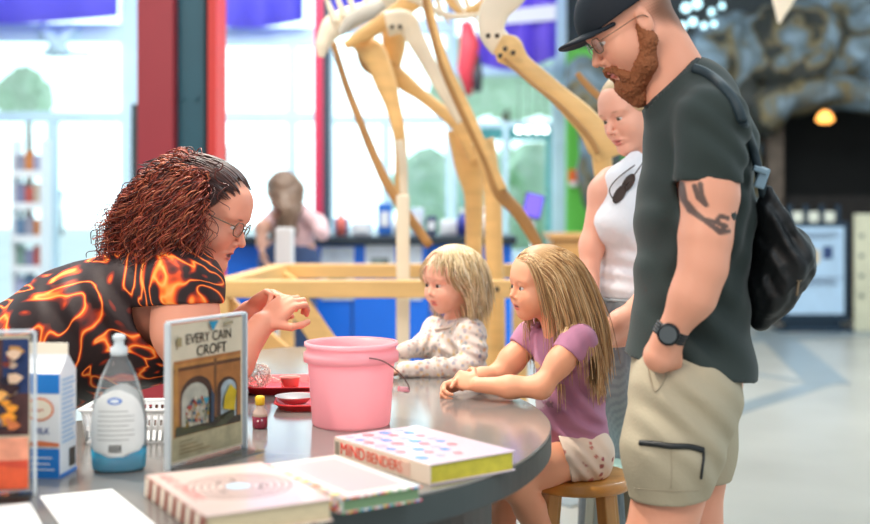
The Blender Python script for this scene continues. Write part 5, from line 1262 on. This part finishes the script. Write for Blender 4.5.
Tt.cone(P(633, 196, 3.50), P(631, 240, 3.50), .098, .090, .04, TW, (0, 1, 0), 1.25); Tt.cone(P(631, 240, 3.50), P(629, 285, 3.51), .088, .100, .04, TW, (0, 1, 0), 1.25); Tt.cone(P(631, 290, 3.51), P(631, 310, 3.51), .102, .102, .03, TW, (0, 1, 0), 1.25)
Tt.ell(P(616, 222, 3.40), (.062, .06, .06), None, .05, TW); Tt.ell(P(616, 222, 3.60), (.062, .06, .06), None, .05, TW)
Tt.chain([P(622, 205, 3.40), P(619, 180, 3.42), P(636, 160, 3.45)], [.040, .034, .028], .03, TW); Tt.chain([P(648, 205, 3.62), P(648, 160, 3.58)], [.04, .03], .03, TW); Tt.ell(P(640, 180, 3.5), (.062, .10, .05), None, .03, TW)
Tt.shell = .006; Tt.cuts = [(tuple(P(631, 296, 3.51)), (0, 0, -1), .3), (tuple(P(640, 158, 3.51)), tuple(Vector((-.35, 0, .93)).normalized()), .07)]
Tt.nz = .0006; Tt.nsc = 160; Tt.wr = [(P(615, 270, 3.42), (.1, 0, 1), .045, .004, .08), (P(612, 245, 3.42), (.4, 0, .9), .05, .003, .07)]
top = build_sdf('tank_top', [(Tt, .0048)], cloth_m, wom)
TR = S3(150, 160, 166); Tr = SDF(); Tr.k = .04
Tr.cone(P(630, 288, 3.51), P(630, 350, 3.51), .094, .115, .04, TR, (0, 1, 0), 1.3); Tr.chain([P(632, 350, 3.43), Vn(.53, 3.56, .48), Vn(.515, 3.57, .12)], [.105, .095, .095], .04, TR); Tr.chain([P(640, 350, 3.6), Vn(.62, 3.76, .48), Vn(.60, 3.78, .12)], [.105, .095, .095], .04, TR)
Tr.shell = .006; Tr.cuts = [(tuple(P(630, 284, 3.51)), (0, 0, 1), .2), ((.55, 3.67, .13), (0, 0, -1), .4)]
Tr.wr = [(P(615, 340, 3.4), (.9, 0, .2), .06, .004, .12), (Vn(.5, 3.4, .6), (1, 0, .1), .07, .006, .2)]
def stripes(V, cc):
    w = (np.sin(V[:, 0] * 520 + V[:, 1] * 520) > .2) * .35; return cc * (1 - w[:, None]) + np.array(S3(98, 110, 120)) * w[:, None]
Tr.paint = [stripes]; build_sdf('trousers', [(Tr, .0055)], cloth_m, wom)
m = MB(); m.tube([P(630, 297, 3.51) + Vector((.112 * math.cos(k * .2618), .142 * math.sin(k * .2618), 0)) for k in range(24)], .004, 6, closed=True)
m.build('waistband', mat('denim_band', S3(165, 176, 182), .8), wom)
def scalp_roots(G, n, seed, hairline, rx=(.100, .083, .085), c=(-.012, 0, .038), sweep=None, low=-.6):
    rng = random.Random(seed); out = []
    while len(out) < n:
        v = Vector((rng.gauss(0, 1), rng.gauss(0, 1), rng.gauss(0, 1))).normalized()
        x, y, z = c[0] + rx[0] * v.x, c[1] + rx[1] * v.y, c[2] + rx[2] * v.z
        if z < low * .1 or not hairline(x, y, z): continue
        d = sweep(x, y, z, v) if sweep else v; d = G.f * d[0] + G.l * d[1] + G.u * d[2]
        out.append((G(x, y, z), d))
    return out
def skullcol(G, k=1.0): return (G(-.012, 0, .038), np.array((.101, .084, .086)) * G.s * k, G.M)
def faccol(G): return (G(.025, 0, -.02), np.array((.060, .066, .085)) * G.s, G.M)
BL = [S3(214, 190, 150), S3(190, 164, 124), S3(230, 210, 176), S3(168, 140, 104)]
def cap_hair(G, col, cut, r=(.1035, .085, .0865), c=(-.014, 0, .040)):
    H = SDF(); H.ell(G(*c), [q * G.s for q in r], G.M, .01, col); 
    H.cuts = [(tuple(G(*p)), tuple((G.f * n_[0] + G.l * n_[1] + G.u * n_[2]).normalized()), R) for p, n_, R in cut]; return H
Hc = cap_hair(Gw, BL[1], [((.064, 0, .060), (.90, 0, -.44), .4)])
Hc.chain([Gw(-.08, 0, .01), Gw(-.125, 0, -.01), Gw(-.14, 0, -.06)], [.04, .03, .012], .02, BL[1])
rt_ = scalp_roots(Gw, 520, 4, lambda x, y, z: x * .90 - (z - .060) * .44 < .056, sweep=lambda x, y, z, v: (-1 + v.x * .1, v.y * .3, .25 + .2 * v.z))
st1 = strands('hair', rt_, BL, [skullcol(Gw)], wom, hair_m, lambda p: .13, 5, r0=.0019, grav=.12, flow=lambda p: (Gw(-.13, 0, 0) - p) * 18 + Vector((0, 0, .6)), jit=.15)
build_sdf('hair', [(Hc, .004)], hair_m, wom, [st1])
# sunglasses hooked in her top
f_ = snapper([top]); sg = empty('sunglasses', f_(623, 196), 'dark sunglasses hooked over the neckline of the white top', 'sunglasses')
def S2(x, y, o=.012): q = f_(x, y, o); return q if q is not None else P(x, y, 3.38)
for (x, y, nm) in ((620, 196, 'lens'), (627, 184, 'lens')):
    c0 = S2(x, y); ax = Vector((.55, .1, .85)).normalized(); bx = Vector((.8, .3, -.5)).normalized(); pts = [c0 + ax * .028 * math.cos(k * .3927) + bx * .014 * math.sin(k * .3927) for k in range(16)]
    MB().prism(pts, Vector((0, .0015, 0))).build('lens', mat('dark_tinted_lens', S3(70, 55, 48), .15), sg)
    MB().tube(pts, .0022, 6, closed=True).build('frame', mat('tortoise_frame', S3(58, 42, 34), .3), sg)
MB().tube(spline([S2(616, 204), S2(612, 192, .014), S2(618, 180, .016), S2(632, 168, .016)], 6), .0020, 6).tube([S2(624, 190, .014), S2(634, 174, .016), S2(640, 166, .016)], .002, 6).build('temple', mat('tortoise_frame', S3(58, 42, 34), .3), sg)

# ===== the girl =====
SKG = S3(234, 166, 130); girl = person((P(578, 0, 3.1).x, 3.1, 0), 'girl with long fair hair in a mauve t-shirt sitting with clasped hands on the table')
Gg = Frame(P(541, 286, 3.04), (-.93, -.34, -.02), (-.03, -.05, 1), .80)
S = SDF(); S.k = .02; eg = head(S, Gg, SKG, S3(214, 112, 100), S3(168, 120, 84), gaze=(-1, -.25, .12), child=1, nose=.99, open_=.5, iris=(.08, .08, .07), browamt=.4)
S.cone(Gg(-.03, 0, -.05), P(560, 336, 3.05), .036, .040, .03, SKG)
A = SDF(); A.k = .015
A.chain([P(578, 340, 2.95), P(560, 362, 2.92), P(541, 387, 2.90)], [.035, .029, .026], .03, SKG); A.chain([P(541, 387, 2.90), P(510, 387, 2.92), P(478, 385, 2.95)], [.0265, .0255, .0185], .02, SKG)
hand(A, P(476, 384, 2.955), P(449, 377, 2.99) - P(476, 384, 2.955) + Vector((0, .02, 0)), (.1, .9, -.45), -1, .118, SKG, curls=[(.8, .9, .6), (.85, .95, .6), (.9, 1.0, .6), (1.0, 1.0, .6)], tcurl=.4)
A.chain([P(532, 338, 3.14), P(512, 360, 3.12), P(500, 374, 3.11)], [.036, .030, .027], .03, SKG); A.chain([P(500, 375, 3.11), P(482, 378, 3.08), P(463, 381, 3.04)], [.027, .025, .019], .02, SKG)
hand(A, P(464, 383, 3.03), P(442, 389, 3.0) - P(464, 383, 3.03), (0, -.75, -.6), 1, .118, SKG, curls=[(.9, 1.0, .6)] * 4, tcurl=.4)
B = SDF(); B.k = .02
B.chain([P(588, 455, 3.05), P(545, 466, 2.99), P(511, 484, 2.94)], [.056, .047, .037], .03, SKG); B.chain([P(513, 482, 2.94), P(530, 508, 2.97), P(552, 560, 3.04), P(562, 610, 3.08)], [.036, .037, .031, .025], .02, SKG)
B.chain([P(562, 610, 3.08), P(550, 622, 3.05), P(530, 628, 3.0)], [.026, .024, .018], .015, SKG)
B.chain([P(582, 454, 3.20), P(545, 468, 3.15), P(506, 486, 3.10)], [.056, .048, .037], .03, SKG); B.chain([P(506, 490, 3.10), P(500, 520, 3.12), P(512, 590, 3.16), P(514, 625, 3.18)], [.036, .037, .029, .025], .02, SKG)
B.chain([P(514, 625, 3.18), P(496, 632, 3.14), P(484, 634, 3.12)], [.026, .024, .018], .015, SKG)
B.cone(P(572, 360, 3.08), P(580, 440, 3.1), .062, .07, .03, SKG, (0, 1, 0), 1.2)
build_sdf('body', [(S, .0024), (A, .0024), (B, .006)], sk_m, girl, eg)
MV = S3(176, 122, 150); Tg = SDF(); Tg.k = .03
Tg.cone(P(565, 358, 3.07), P(570, 400, 3.09), .078, .082, .03, MV, (0, 1, 0), 1.25); Tg.cone(P(570, 400, 3.09), P(580, 462, 3.1), .082, .088, .03, MV, (0, 1, 0), 1.2)
Tg.chain([P(566, 338, 3.06), P(578, 342, 2.96), P(566, 360, 2.93)], [.038, .041, .040], .025, MV); Tg.chain([P(566, 338, 3.06), P(533, 338, 3.14), P(520, 352, 3.13)], [.040, .044, .042], .025, MV); Tg.chain([P(578, 342, 2.96), P(562, 363, 2.925)], [.040, .0405], .02, MV)
Tg.shell = .0055; sd_ = (P(541, 388, 2.90) - P(578, 340, 2.95)).normalized()
Tg.cuts = [(tuple(P(566, 354, 2.93)), tuple(sd_), .075), (tuple(P(521, 349, 3.13)), tuple((P(500, 375, 3.11) - P(532, 338, 3.14)).normalized()), .06), (tuple(P(580, 457, 3.1)), (0, 0, -1), .2), (tuple(P(556, 325, 3.06)), tuple(Vector((-.35, -.1, .93)).normalized()), .055)]
Tg.wr = [(P(580, 420, 3.0), (.5, 0, .86), .05, .006, .09), (P(590, 440, 3.0), (.2, 0, 1), .035, .004, .06), (P(545, 385, 3.0), (.7, 0, .6), .045, .004, .07), (P(575, 380, 3.0), (.9, 0, .4), .05, .005, .07), (P(572, 350, 2.9), (.9, 0, .3), .03, .002, .05)]
def mprint(V, cc):
    for (x, y, r, c) in ((537, 368, .013, S3(225, 190, 120)), (533, 374, .012, S3(205, 60, 80)), (545, 398, .012, S3(215, 200, 205)), (541, 408, .014, S3(200, 180, 190)), (550, 405, .010, S3(120, 90, 100))):
        q = P(x, y, 3.0); d = np.sqrt((V[:, 0] - q.x) ** 2 + (V[:, 2] - q.z) ** 2) + .003 * np.sin(V[:, 0] * 600) * np.sin(V[:, 2] * 500); w = ((1 - soft(d, r * .6, r)) * .85 * (V[:, 1] < 3.12))[:, None]; cc = cc * (1 - w) + np.array(c) * w
    return cc
Tg.paint = [mprint]; gs = build_sdf('t_shirt', [(Tg, .0038)], cloth_m, girl)
WS = S3(226, 208, 190); Ws = SDF(); Ws.k = .03
Ws.cone(P(582, 452, 3.1), P(582, 458, 3.1), .080, .080, .03, WS, (0, 1, 0), 1.3); Ws.chain([P(588, 452, 3.05), P(562, 458, 3.02)], [.066, .063], .02, WS); Ws.chain([P(584, 452, 3.2), P(562, 458, 3.18)], [.066, .063], .02, WS)
Ws.shell = .006; cdn = tuple(Vector((-.85, 0, -.25)).normalized()); Ws.cuts = [(tuple(P(563, 458, 3.10)), cdn, .30), ((0, 0, .526), (0, 0, -1), 9)]
Ws.wr = [(P(580, 465, 2.98), (.7, 0, .7), .03, .004, .06)]
def cherries(V, cc):
    rng = random.Random(6)
    for i in range(90):
        c = Vector((rng.uniform(.25, .48), rng.uniform(2.93, 3.3), rng.uniform(.49, .66))); r = rng.choice((.005, .006, .009)); d = np.sqrt(((V - np.array(c)) ** 2).sum(1)); w = ((1 - soft(d, r * .7, r)) * .9)[:, None]
        cc = cc * (1 - w) + np.array(S3(150, 40, 70)) * w
    return cc
Ws.paint = [spots(70, 6, (.006, .008, .011), (S3(160, 40, 70), S3(150, 60, 60), S3(190, 110, 100)), .9)]; build_sdf('shorts', [(Ws, .0038)], cloth_m, girl)
BG = [S3(206, 170, 122), S3(178, 138, 92), S3(224, 194, 150), S3(150, 112, 74), S3(196, 156, 106)]
hl = lambda x, y, z: not (x > .045 and z < .085 - abs(y) * .1) and not (x > -.012 and z < .034)
Hg = cap_hair(Gg, BG[1], [((.052, 0, .075), (.86, 0, -.5), .4), ((.02, 0, .005), (.9, 0, -.3), .4)], r=(.1075, .092, .090), c=(-.012, 0, .044))
def swg(x, y, z, v): s = 1 if y > 0 else -1; return (-.95 + .2 * v.x, v.y * .8 + .2 * s, .05 + .2 * v.z)
colg = [(Gg(-.012, 0, .042), np.array((.108, .092, .090)) * Gg.s, Gg.M), (Gg(.02, 0, -.02), np.array((.062, .078, .09)) * Gg.s, Gg.M), (P(570, 400, 3.09), np.array((.090, .118, .20)), np.eye(3)), (P(576, 341, 2.97), np.array((.05, .055, .05)), np.eye(3)), (P(560, 340, 3.14), np.array((.055, .055, .05)), np.eye(3))]
rg = scalp_roots(Gg, 2600, 21, hl, rx=(.107, .091, .089), c=(-.012, 0, .043), sweep=swg, low=-.9)
st2 = strands('hair', rg, BG, colg, girl, hair_m, lambda p: .33, 22, step=.011, r0=.0013, grav=.30, flow=lambda p: Vector((.26, -.02, 0)) if p.z > .95 else Vector((.05, 0, 0)), jit=.14, lenvar=.35, taper=.4)
build_sdf('hair', [(Hg, .004)], hair_m, girl, [st2])

# ===== the toddler =====
SKT = S3(236, 178, 152); tod = person((P(455, 0, 3.5).x, 3.52, 0), 'blonde toddler in a cream floral long-sleeved top leaning on the table')
Gt = Frame(P(452, 282, 3.46), (-.80, -.58, -.10), (-.08, -.05, 1), .83)
S = SDF(); S.k = .02; et = head(S, Gt, SKT, S3(212, 110, 102), S3(176, 134, 98), gaze=(-.85, -.5, -.10), child=1.25, nose=.97, iris=(.03, .025, .02), browamt=.35)
S.cone(Gt(-.03, 0, -.05), P(456, 326, 3.5), .034, .04, .03, SKT)
B = SDF(); B.k = .02
B.cone(P(452, 345, 3.5), P(458, 410, 3.53), .06, .07, .03, SKT, (0, 1, 0), 1.2)
for dy in (-.055, .07): B.chain([P(458, 440, 3.54 + dy), Vn(-.09, 3.50 + dy, .47), Vn(-.06, 3.52 + dy, .28)], [.052, .045, .036], .02, SKT)
A = SDF(); A.k = .01
hand(A, P(401, 371, 3.32), (-1, -.1, -.1), (0, -.1, -1), -1, .095, SKT, curl=(.2, .3, .2)); hand(A, P(401, 351, 3.40), (-1, -.1, -.1), (0, -.1, -1), -1, .095, SKT, curl=(.3, .4, .2))
build_sdf('body', [(S, .0024), (A, .0024), (B, .007)], sk_m, tod, et)
FT = S3(214, 204, 196); Ft = SDF(); Ft.k = .025
Ft.cone(P(454, 345, 3.5), P(458, 372, 3.52), .072, .080, .03, FT, (0, 1, 0), 1.2); Ft.cone(P(458, 372, 3.52), P(460, 440, 3.55), .080, .084, .03, FT, (0, 1, 0), 1.15)
Ft.chain([P(458, 328, 3.49), P(470, 334, 3.41), P(473, 352, 3.38), P(468, 367, 3.355)], [.036, .043, .038, .034], .02, FT); Ft.chain([P(468, 368, 3.355), P(438, 369, 3.34), P(404, 370, 3.325)], [.033, .029, .023], .018, FT)
Ft.chain([P(456, 328, 3.49), P(436, 330, 3.54), P(424, 346, 3.48)], [.036, .038, .033], .02, FT); Ft.chain([P(424, 346, 3.48), P(404, 351, 3.40)], [.031, .024], .02, FT)
Ft.wr = [(P(475, 350, 3.36), (.3, 0, .95), .028, .003, .06), (P(440, 369, 3.32), (1, 0, .2), .025, .0025, .06), (P(450, 350, 3.42), (.5, 0, .8), .035, .003, .06), (P(425, 345, 3.45), (.8, 0, -.5), .025, .0025, .05)]
rng = random.Random(31); FL_ = [(Vector((rng.uniform(-.14, .2), rng.uniform(3.26, 3.62), rng.uniform(.55, .92))), rng.choice((.005, .007, .009)), rng.choice((S3(214, 160, 92), S3(140, 146, 168), S3(222, 190, 130), S3(190, 140, 130), S3(120, 132, 140), S3(235, 232, 230), S3(235, 232, 230)))) for _ in range(1100)]
def floral(V, cc):
    for c, r, col in FL_:
        m_ = (np.abs(V[:, 0] - c.x) < r) & (np.abs(V[:, 1] - c.y) < r) & (np.abs(V[:, 2] - c.z) < r)
        if m_.any():
            d = np.sqrt(((V[m_] - np.array(c)) ** 2).sum(1)); w = ((1 - soft(d, r * .6, r)) * .85)[:, None]; cc[m_] = cc[m_] * (1 - w) + np.array(col) * w
    return cc
Ft.paint = [spots(1700, 31, (.004, .006, .0075), (S3(212, 150, 70), S3(120, 130, 160), S3(225, 190, 120), S3(180, 110, 100), S3(120, 135, 130), S3(240, 236, 232), S3(240, 236, 232), S3(160, 160, 175)), .62)]; build_sdf('long_sleeved_top', [(Ft, .0032)], cloth_m, tod)
Tp = SDF(); Tp.k = .02
Tp.chain([P(459, 425, 3.55), P(459, 440, 3.55)], [.088, .09], .03, S3(150, 160, 190), (0, 1, 0), 1.15)
for dy in (-.055, .07): Tp.chain([P(458, 440, 3.54 + dy), Vn(-.06, 3.50 + dy, .49)], [.060, .055], .02, S3(150, 160, 190))
build_sdf('leggings', [(Tp, .007)], cloth_m, tod)
m = MB(); m.tube([P(449, 325, 3.48) + Vector((.040 * math.cos(k * .2618), .042 * math.sin(k * .2618), .010 * math.cos(k * .2618))) for k in range(24)], .0045, 6, closed=True); m.build('neckband', mat('cream_rib', S3(222, 208, 196), .8), tod)
BT = [S3(226, 206, 166), S3(206, 182, 138), S3(240, 226, 196), S3(186, 158, 116)]
Ht = cap_hair(Gt, BT[1], [((.055, 0, .066), (.80, 0, -.6), .4), ((.022, 0, .01), (.9, 0, -.3), .4)], r=(.110, .093, .089), c=(-.012, 0, .043))
def swt(x, y, z, v): s = 1 if y > 0 else -1; return (.1 + .6 * v.x, v.y * 1.0 + .3 * s, -.1 + .25 * v.z)
colt = [(Gt(-.012, 0, .042), np.array((.110, .094, .089)) * Gt.s, Gt.M), (Gt(.02, 0, -.02), np.array((.062, .080, .09)) * Gt.s, Gt.M), (P(456, 350, 3.5), np.array((.085, .10, .10)), np.eye(3)), (P(470, 338, 3.42), np.array((.046, .05, .05)), np.eye(3))]
def fl_t(p):
    q = (p - Gt.c); fx_ = q.dot(Gt.f) / Gt.s
    return -Gt.f * .9 if (fx_ > .015 and q.dot(Gt.u) / Gt.s < .045) else Vector((0, 0, 0))
hlt = lambda x, y, z: not (x > .05 and z < .075) and not (x > .015 and z < .02)
rtt = scalp_roots(Gt, 1700, 33, hlt, rx=(.109, .092, .088), c=(-.012, 0, .042), sweep=swt, low=-.8)
st3 = strands('hair', rtt, BT, colt, tod, hair_m, lambda p: .045 if ((p - Gt.c).dot(Gt.f) > .035 and abs((p - Gt.c).dot(Gt.l)) < .045) else .14, 34, step=.009, r0=.0012, grav=.34, flow=fl_t, jit=.3, lenvar=.35, taper=.35)
build_sdf('hair', [(Ht, .004)], hair_m, tod, [st3])

# ===== the presenter =====
SKL = S3(232, 158, 130); lady = person((P(100, 0, 3.0).x, 3.0, 0), 'curly auburn haired woman in glasses and an orange patterned black shirt leaning over the table')
Gl = Frame(P(207, 214, 2.92), (.905, -.16, -.40), (.42, 0, .905), 1.03)
S = SDF(); S.k = .02; el_ = head(S, Gl, SKL, S3(196, 92, 88), S3(84, 46, 36), gaze=(.85, 0, -.55), open_=2.0, iris=(.06, .05, .04))
S.ell(Gl(.045, 0, -.105), (.045, .045, .028), Gl.M, .03, SKL); S.cone(Gl(-.035, 0, -.05), P(166, 272, 2.93), .060, .07, .04, SKL)
A = SDF(); A.k = .02
elb = P(203, 385, 2.82)
A.chain([P(185, 292, 2.80), P(186, 330, 2.79), elb], [.078, .073, .054], .04, SKL); A.chain([elb, P(232, 362, 2.84), P(262, 324, 2.88)], [.052, .047, .030], .03, SKL)
hand(A, P(262, 325, 2.88), P(290, 300, 2.90) - P(262, 325, 2.88), (.35, .8, -.45), -1, .172, SKL, curls=[(.75, .9, .5), (.8, .95, .6), (.85, 1.0, .6), (.95, 1.0, .6)], tcurl=.5)
A.chain([P(150, 300, 3.12), P(185, 362, 3.15), P(215, 350, 3.10), P(250, 312, 3.02)], [.07, .052, .045, .030], .03, SKL)
hand(A, P(250, 312, 3.02), P(284, 288, 2.98) - P(250, 312, 3.02), (.35, -.75, -.5), 1, .172, SKL, curls=[(.7, .9, .6), (.8, .9, .6), (.9, .9, .6), (.95, .9, .5)], tcurl=.4)
B = SDF(); B.k = .03; B.cone(P(160, 300, 2.96), P(-30, 405, 2.98), .12, .13, .04, SKL, (0, 1, 0), 1.2)
for dy in (-.12, .12): B.chain([P(-45, 425, 2.98 + dy), Vn(-1.18, 2.98 + dy, .48), Vn(-1.22, 3.0 + dy, .09)], [.10, .07, .045], .03, SKL)
build_sdf('body', [(S, .0026), (A, .0026), (B, .012)], sk_m, lady, el_)
for dy in (-.12, .12): shoe(lady, (-1.22, 3.0 + dy, 0), (1, 0, 0), mat('black_shoe', S3(30, 30, 32), .6), .25)
# lava patterned shirt
lv = mat('lava_print_cloth', S3(30, 24, 26), .6, bump=.05, bscale=200, spec=.3); n = lv.node_tree; b = n.nodes['Principled BSDF']
t_ = n.nodes.new('ShaderNodeTexCoord'); mp = n.nodes.new('ShaderNodeMapping'); mp.inputs['Scale'].default_value = (1, .6, 1.25); n.links.new(t_.outputs['Object'], mp.inputs[0])
nz = n.nodes.new('ShaderNodeTexNoise'); nz.inputs['Scale'].default_value = 5.2; nz.inputs['Detail'].default_value = 2.0; nz.inputs['Roughness'].default_value = .35; nz.inputs['Distortion'].default_value = 1.6; n.links.new(mp.outputs[0], nz.inputs[0])
s1 = n.nodes.new('ShaderNodeMath'); s1.operation = 'SUBTRACT'; s1.inputs[1].default_value = .5; n.links.new(nz.outputs[0], s1.inputs[0])
s2 = n.nodes.new('ShaderNodeMath'); s2.operation = 'MULTIPLY'; s2.inputs[1].default_value = 5.5; n.links.new(s1.outputs[0], s2.inputs[0])
s3 = n.nodes.new('ShaderNodeMath'); s3.operation = 'FRACT'; n.links.new(s2.outputs[0], s3.inputs[0])
s4 = n.nodes.new('ShaderNodeMath'); s4.operation = 'SUBTRACT'; s4.inputs[1].default_value = .5; n.links.new(s3.outputs[0], s4.inputs[0])
s5 = n.nodes.new('ShaderNodeMath'); s5.operation = 'ABSOLUTE'; n.links.new(s4.outputs[0], s5.inputs[0])
r = n.nodes.new('ShaderNodeValToRGB'); cr = r.color_ramp; cr.elements[0].position = 0; cr.elements[0].color = (*S3(255, 176, 90), 1); cr.elements[1].position = 1; cr.elements[1].color = (*S3(28, 24, 28), 1)
for p_, c_ in ((.035, (255, 140, 50)), (.075, (235, 80, 26)), (.14, (130, 40, 26)), (.24, (46, 30, 30))): e = cr.elements.new(p_); e.color = (*S3(*c_), 1)
n.links.new(s5.outputs[0], r.inputs[0]); n.links.new(r.outputs[0], b.inputs['Base Color'])
Lv = SDF(); Lv.k = .05
Lv.cone(P(158, 298, 2.96), P(80, 332, 2.97), .150, .158, .05, None, (0, 1, 0), 1.25); Lv.cone(P(80, 332, 2.97), P(-50, 408, 2.98), .158, .165, .05, None, (0, 1, 0), 1.2); Lv.cone(P(-50, 408, 2.98), (-1.2, 2.98, .66), .165, .17, .05, None, (0, 1, 0), 1.15)
Lv.ell(P(150, 340, 2.90), (.11, .12, .11), None, .06); Lv.ell(P(140, 345, 3.05), (.11, .12, .11), None, .06)
Lv.chain([P(168, 276, 2.93), P(182, 288, 2.82), P(184, 310, 2.80)], [.085, .092, .088], .04); Lv.chain([P(165, 280, 2.95), P(152, 292, 3.10), P(158, 315, 3.13)], [.085, .085, .08], .04)
Lv.shell = .007; Lv.cuts = [(tuple(P(184, 305, 2.80)), tuple(Vector((.05, -.1, -1)).normalized()), .12), (tuple(P(158, 318, 3.13)), (0, 0, -1), .10), (tuple(P(184, 262, 2.93)), tuple(Vector((.72, 0, .69)).normalized()), .085), ((-1.2, 2.98, .62), (0, 0, -1), .4)]
Lv.wr = [(P(60, 330, 2.8), (.9, 0, .3), .07, .006, .14), (P(130, 320, 2.8), (.6, 0, .8), .07, .006, .10), (P(10, 350, 2.8), (.9, 0, .2), .09, .008, .14), (P(190, 285, 2.74), (.9, 0, .3), .04, .003, .06)]
build_sdf('shirt', [(Lv, .0058)], lv, lady)
Jn = SDF(); Jn.k = .04; JC = S3(40, 46, 62); Jn.cone((-1.2, 2.98, .80), (-1.2, 2.98, .72), .15, .15, .03, JC, (0, 1, 0), 1.2)
for dy in (-.12, .12): Jn.chain([(-1.2, 2.98 + dy, .75), Vn(-1.19, 2.98 + dy, .48), Vn(-1.22, 3.0 + dy, .12)], [.12, .095, .065], .03, JC)
build_sdf('jeans', [(Jn, .010)], cloth_m, lady)
gl_ = glasses(lady, Gl, S3(110, 70, 50), dx=.100, r=.024, hh=.017, thick=.0015)
HA = [S3(150, 62, 44), S3(134, 52, 38), S3(88, 36, 28), S3(160, 74, 48), S3(66, 30, 26), S3(190, 110, 76)]; HD = [S3(62, 34, 30), S3(84, 46, 38), S3(48, 28, 26)]
Hl = cap_hair(Gl, S3(58, 32, 28), [((.045, 0, .052), (.84, 0, -.54), .4), ((.035, 0, .02), (1, 0, -.1), .4)], r=(.106, .088, .090), c=(-.012, 0, .040))
Hl.chain([Gl(-.08, 0, .02), Gl(-.11, 0, -.02), Gl(-.11, 0, -.07)], [.06, .065, .045], .03, S3(70, 32, 26))
colL = [(Gl(-.012, 0, .040), np.array((.106, .088, .090)) * Gl.s, Gl.M), (Gl(.02, 0, -.02), np.array((.062, .072, .088)) * Gl.s, Gl.M), (P(140, 312, 2.95), np.array((.17, .18, .13)), np.eye(3))]
rl1 = scalp_roots(Gl, 800, 41, lambda x, y, z: x * .84 - (z - .052) * .54 < .045 and x < .07, rx=(.106, .088, .090), c=(-.012, 0, .040), sweep=lambda x, y, z, v: (-1 + v.x * .15, v.y * .3, .2 + .2 * v.z), low=-.3)
sA = strands('hair', rl1, HD, [colL[0]], lady, hair_m, lambda p: .10, 42, r0=.0019, grav=.10, flow=lambda p: (Gl(-.09, 0, .03) - p) * 16 + Vector((0, 0, .8)), jit=.12)
rng = random.Random(44); rl2 = []
for i in range(2300):   # the curly tail spilling from the back and sides of the head
    v = Vector((rng.gauss(-.75, .35), rng.gauss(0, .75), rng.gauss(.0, .5))).normalized()
    if i % 3 == 0: v = Vector((rng.uniform(-.5, .42), -1 + .3 * rng.random(), rng.uniform(-.5, .75))).normalized()
    p = Gl(-.045 + .085 * v.x, .090 * v.y, .030 + .088 * v.z); rl2.append((p, (Gl.f * (v.x * .7 - .1) + Gl.l * v.y * .9 + Gl.u * (.35 * v.z)).normalized()))
sB = strands('hair', rl2, HA, colL, lady, hair_m, lambda p: .235, 45, step=.0065, r0=.0017, grav=.16, flow=lambda p: Vector((-.05, 0, 0)) if p.y < 2.865 else Vector((-.6, 0, .1)), curl=.0105, cfreq=100, jit=.35, lenvar=.5, taper=.5)
build_sdf('hair', [(Hl, .004)], hair_m, lady, [sA, sB])
m = MB(); m.tube([P(206, 306, 2.72), P(209, 330, 2.72)], .0006, 4)

# ===== the woman far behind =====
SKB = S3(206, 160, 140); far = person((P(283, 0, 7.7).x, 7.7, 0), 'long-haired woman in a pale pink top leaning at the far counter by the windows')
Gf = Frame(P(283, 194, 7.55), (-.8, .45, -.4), (-.35, .15, .9), 1.0)
S = SDF(); S.k = .02; ef = head(S, Gf, SKB, S3(190, 110, 100), S3(90, 60, 45))
S.cone(Gf(-.03, 0, -.05), P(290, 214, 7.62), .05, .055, .03, SKB)
S.cone(P(290, 222, 7.6), P(277, 218, 7.5), .05, .045, .03, SKB); S.chain([P(277, 218, 7.5), P(262, 228, 7.4), P(261, 245, 7.35)], [.045, .04, .03], .03, SKB)
hand(S, P(261, 245, 7.35), (.1, 0, -1), (1, 0, 0), 1, .17, SKB, nails=False)
for dx in (-.09, .09): S.chain([Vn(-.93 + dx, 7.62, .9), Vn(-.93 + dx, 7.58, .48), Vn(-.93 + dx, 7.62, .08)], [.09, .06, .04], .03, SKB)
build_sdf('body', [(S, .008)], sk_m, far, ef)
S = SDF(); S.k = .04; pc_ = S3(222, 190, 195); S.chain([P(290, 216, 7.62), P(293, 240, 7.62), (-.93, 7.62, .86)], [.08, .095, .12], .04, pc_, (1, 0, 0), 1.3); S.chain([P(280, 214, 7.6), P(268, 224, 7.45)], [.06, .055], .03, pc_); S.chain([P(300, 212, 7.62), P(318, 224, 7.55), P(322, 233, 7.4)], [.06, .055, .05], .03, pc_)
build_sdf('top', [(S, .014)], cloth_m, far)
S = SDF(); S.k = .04; jc = S3(70, 90, 130); S.cone((-.93, 7.62, .88), (-.93, 7.62, .80), .13, .14, .03, jc, (1, 0, 0), 1.3)
for dx in (-.09, .09): S.chain([Vn(-.93 + dx, 7.62, .85), Vn(-.93 + dx, 7.58, .48), Vn(-.93 + dx, 7.62, .12)], [.11, .085, .07], .03, jc)
build_sdf('jeans', [(S, .014)], cloth_m, far)
BH = [S3(120, 96, 78), S3(150, 124, 100), S3(96, 76, 62)]
S = SDF(); S.k = .02; S.ell(Gf(-.02, 0, .045), (.11, .095, .10), Gf.M, .02, BH[0]); S.cuts = [(tuple(Gf(.05, 0, .05)), tuple(Gf.f - Gf.u * .6), .3)]; S.chain([Gf(-.03, .05, .02), P(278, 215, 7.46), P(278, 236, 7.46)], [.07, .075, .05], .03, BH[0]); S.chain([P(285, 196, 7.5), P(285, 214, 7.42), P(286, 228, 7.40)], [.075, .085, .06], .03, BH[0]); S.chain([Gf(-.06, -.04, .0), P(290, 214, 7.5), P(290, 232, 7.48)], [.07, .07, .05], .03, BH[0]); S.nz = .004; S.nsc = 60
build_sdf('hair', [(S, .009)], hair_m, far)
